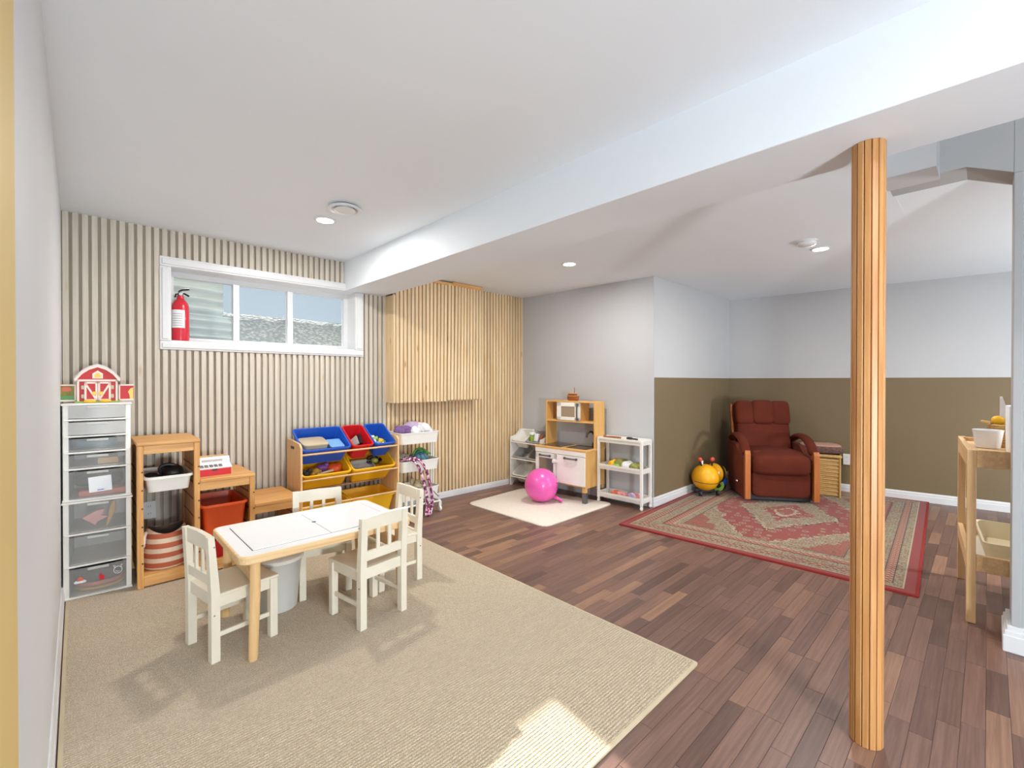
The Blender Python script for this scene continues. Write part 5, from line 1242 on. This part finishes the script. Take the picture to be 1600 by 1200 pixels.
# ================================================================ WICKER HAMPER AND CUSHION
hm = thing('wicker_hamper', 'square wicker hamper standing beside the recliner', 'hamper', (5.752, 1.235, RZ), R(-78))
HW, HH = 0.168, 0.40
NR = 19
for i in range(NR):
    z = 0.012 + i * (HH - 0.03) / NR
    b_ = B(); n_ = 40; pts = []
    for k in range(n_):
        q = rrect(1, 1, 0.06, 9)[k]
        wv = 0.006 * math.cos(k * PI + i * PI); s_ = (HW * (0.95 + 0.05 * z / HH)) * 2
        nrm = Vector((q[0], q[1])).normalized()
        pts.append((q[0] * s_ + nrm.x * wv, q[1] * s_ + nrm.y * wv, z + 0.007))
    L_ = [[(p[0] * f_, p[1] * f_, p[2] + dz) for p in pts] for f_, dz in ((0.99, -0.0098), (1.02, -0.003), (1.02, 0.003), (0.99, 0.0098))]
    loft(b_, L_, False, False); obj('woven_row', b_, 'wicker', hm, True)
obj('inner_shell', loft(B(), [rrect(2 * HW * 0.94, 2 * HW * 0.94, 0.02, 4, 0.004), rrect(2 * HW * 0.985, 2 * HW * 0.985, 0.02, 4, HH - 0.01)]), 'straw', hm)
for sx in (-1, 1):
    for sy in (-1, 1): obj('corner_post', cyl(B(), (sx * HW * 0.965, sy * HW * 0.965, 0), 0.010, HH, 10), 'wicker', hm, True)
ld_ = obj('lid', loft(B(), [rrect(2 * HW + 0.02, 2 * HW + 0.02, 0.02, 4, HH), rrect(2 * HW + 0.03, 2 * HW + 0.03, 0.025, 4, HH + 0.012), rrect(2 * HW + 0.02, 2 * HW + 0.02, 0.02, 4, HH + 0.024)]), 'wicker', hm, True)
b_ = B(); pts = [(p[0], p[1], HH + 0.024) for p in rrect(2 * HW - 0.01, 2 * HW - 0.01, 0.02, 4)]; tube(b_, pts + [pts[0]], 0.006, 6); obj('lid_rim', b_, 'wicker', ld_, True)
cu = thing('seat_cushion', 'brown patterned cushion lying on top of the wicker hamper', 'cushion', (5.742, 1.24, RZ + HH + 0.030), R(-70))
obj('side_band', pill(B(), (0, 0, 0.046), (0.195, 0.165, 0.046), 0.45, 0.4, None, 36, 14), 'cushion_pattern', cu, True)
obj('top_cover', pill(B(), (0, 0, 0.074), (0.182, 0.154, 0.024), 0.6, 0.4, None, 36, 10), 'cushion_top', cu, True)

# ================================================================ CHANGING TABLE
cg = thing('changing_table', 'slim beech changing table with a tray top beside the partition', 'changing table', (3.575, -0.165, 0), R(4.5))
gx, gy = 0.355, 0.265; lw = 0.034
for sx in (-1, 1):
    for sy in (-1, 1):
        xo, yo = sx * (gx - lw / 2), sy * (gy - lw / 2)
        obj('leg', box(B(), xo - lw / 2, xo + lw / 2, yo - lw / 2, yo + lw / 2, 0, 0.865 if sx > 0 else 0.86, 0.003), 'beech_z', cg)
    xs = sorted((sx * gx, sx * (gx - 0.022)))
    obj('end_rail', box(B(), xs[0], xs[1], -gy + lw, gy - lw, 0.775, 0.862, 0.003), 'beech_x', cg)
    obj('lower_end_rail', box(B(), xs[0], xs[1], -gy + lw, gy - lw, 0.262, 0.342, 0.003), 'beech_x', cg)
    ys = sorted((sx * gy, sx * (gy - 0.022)))
    obj('long_rail', box(B(), -gx + lw, gx - lw, ys[0], ys[1], 0.775, 0.862, 0.003), 'beech_x', cg)
    obj('lower_long_rail', box(B(), -gx + lw, gx - lw, ys[0], ys[1], 0.262, 0.342, 0.003), 'beech_x', cg)
obj('top_board', box(B(), -gx + 0.02, gx - 0.02, -gy + 0.02, gy - 0.02, 0.826, 0.840), 'beech_x', cg)
obj('lower_board', box(B(), -gx + 0.02, gx - 0.02, -gy + 0.02, gy - 0.02, 0.272, 0.282), 'plastic_white', cg)
cm = Matrix.Translation((3.575, -0.165, 0)) @ Matrix.Rotation(R(4.5), 4, 'Z')
b_ = B(); loft(b_, [rrect(0.50, 0.36, 0.03, 4, 0), rrect(0.54, 0.40, 0.03, 4, 0.10), rrect(0.52, 0.38, 0.03, 4, 0.10), rrect(0.48, 0.34, 0.03, 4, 0.01)])
M('cream_plastic', S(226, 214, 180), 0.5)
one('cream_tub', b_, 'cream_plastic', 'cream storage tub on the lower shelf of the changing table', 'tub', tuple(cm @ Vector((0.02, 0.0, 0.284))), (0, 0, R(4.5)))
pt = thing('flower_pot', 'white ceramic flower pot on the changing table', 'pot', (3.55, 0.0, 0.8405))
obj('body', lathe(B(), [(0.042, 0), (0.048, 0.003), (0.060, 0.095), (0.061, 0.098), (0.057, 0.099), (0.050, 0.03), (0.0, 0.025)], 36), 'ceramic_white', pt, True)
obj('foot', lathe(B(), [(0.030, -0.0005), (0.044, -0.0005), (0.044, 0.004), (0.030, 0.004)], 30), 'straw', pt, True)
wb = thing('wicker_basket', 'small wicker basket behind the white pot on the changing table', 'basket', (3.665, -0.062, 0.8405))
for i in range(10):
    b_ = B(); r_ = 0.052 + 0.0015 * i; L_ = [[((r_ + f_) * math.cos(2 * PI * k / 24) , (r_ + f_) * math.sin(2 * PI * k / 24), 0.006 + i * 0.0125 + dz + 0.001 * math.cos(k * PI)) for k in range(24)] for f_, dz in ((-0.004, -0.006), (0.003, -0.002), (0.003, 0.002), (-0.004, 0.006))]
    loft(b_, L_, False, False); obj('woven_row', b_, 'wicker', wb, True)
b_ = B(); tube(b_, [(-0.04, 0.055, 0.128), (-0.02, 0.085, 0.135), (0.02, 0.085, 0.135), (0.04, 0.055, 0.128)], 0.007, 8); obj('basket_handle', b_, 'wicker', wb, True)
one('yellow_toy', pill(B(), (0, 0, 0), (0.028, 0.028, 0.025), 0.9, 0.9), 'plastic_yellow', 'small yellow ball in the wicker basket on the changing table', 'toy', (3.665, -0.040, 0.985))
b_ = B(); prism(b_, [(0, 0), (0.04, 0), (0.04, 0.15), (0.03, 0.15), (0, 0.03)], 'yz', -0.02, 0.02)
one('folded_cloth', b_, 'cloth_white', 'white folded cloth rising from the wicker basket', 'cloth', (3.675, -0.085, 0.965))
one('white_book', box(B(), -0.09, 0.09, -0.010, 0.010, 0, 0.235, 0.002), 'paper', 'tall white book standing beside the partition on the changing table', 'book', (3.41, -0.078, 0.8405), (0, 0, R(3)))
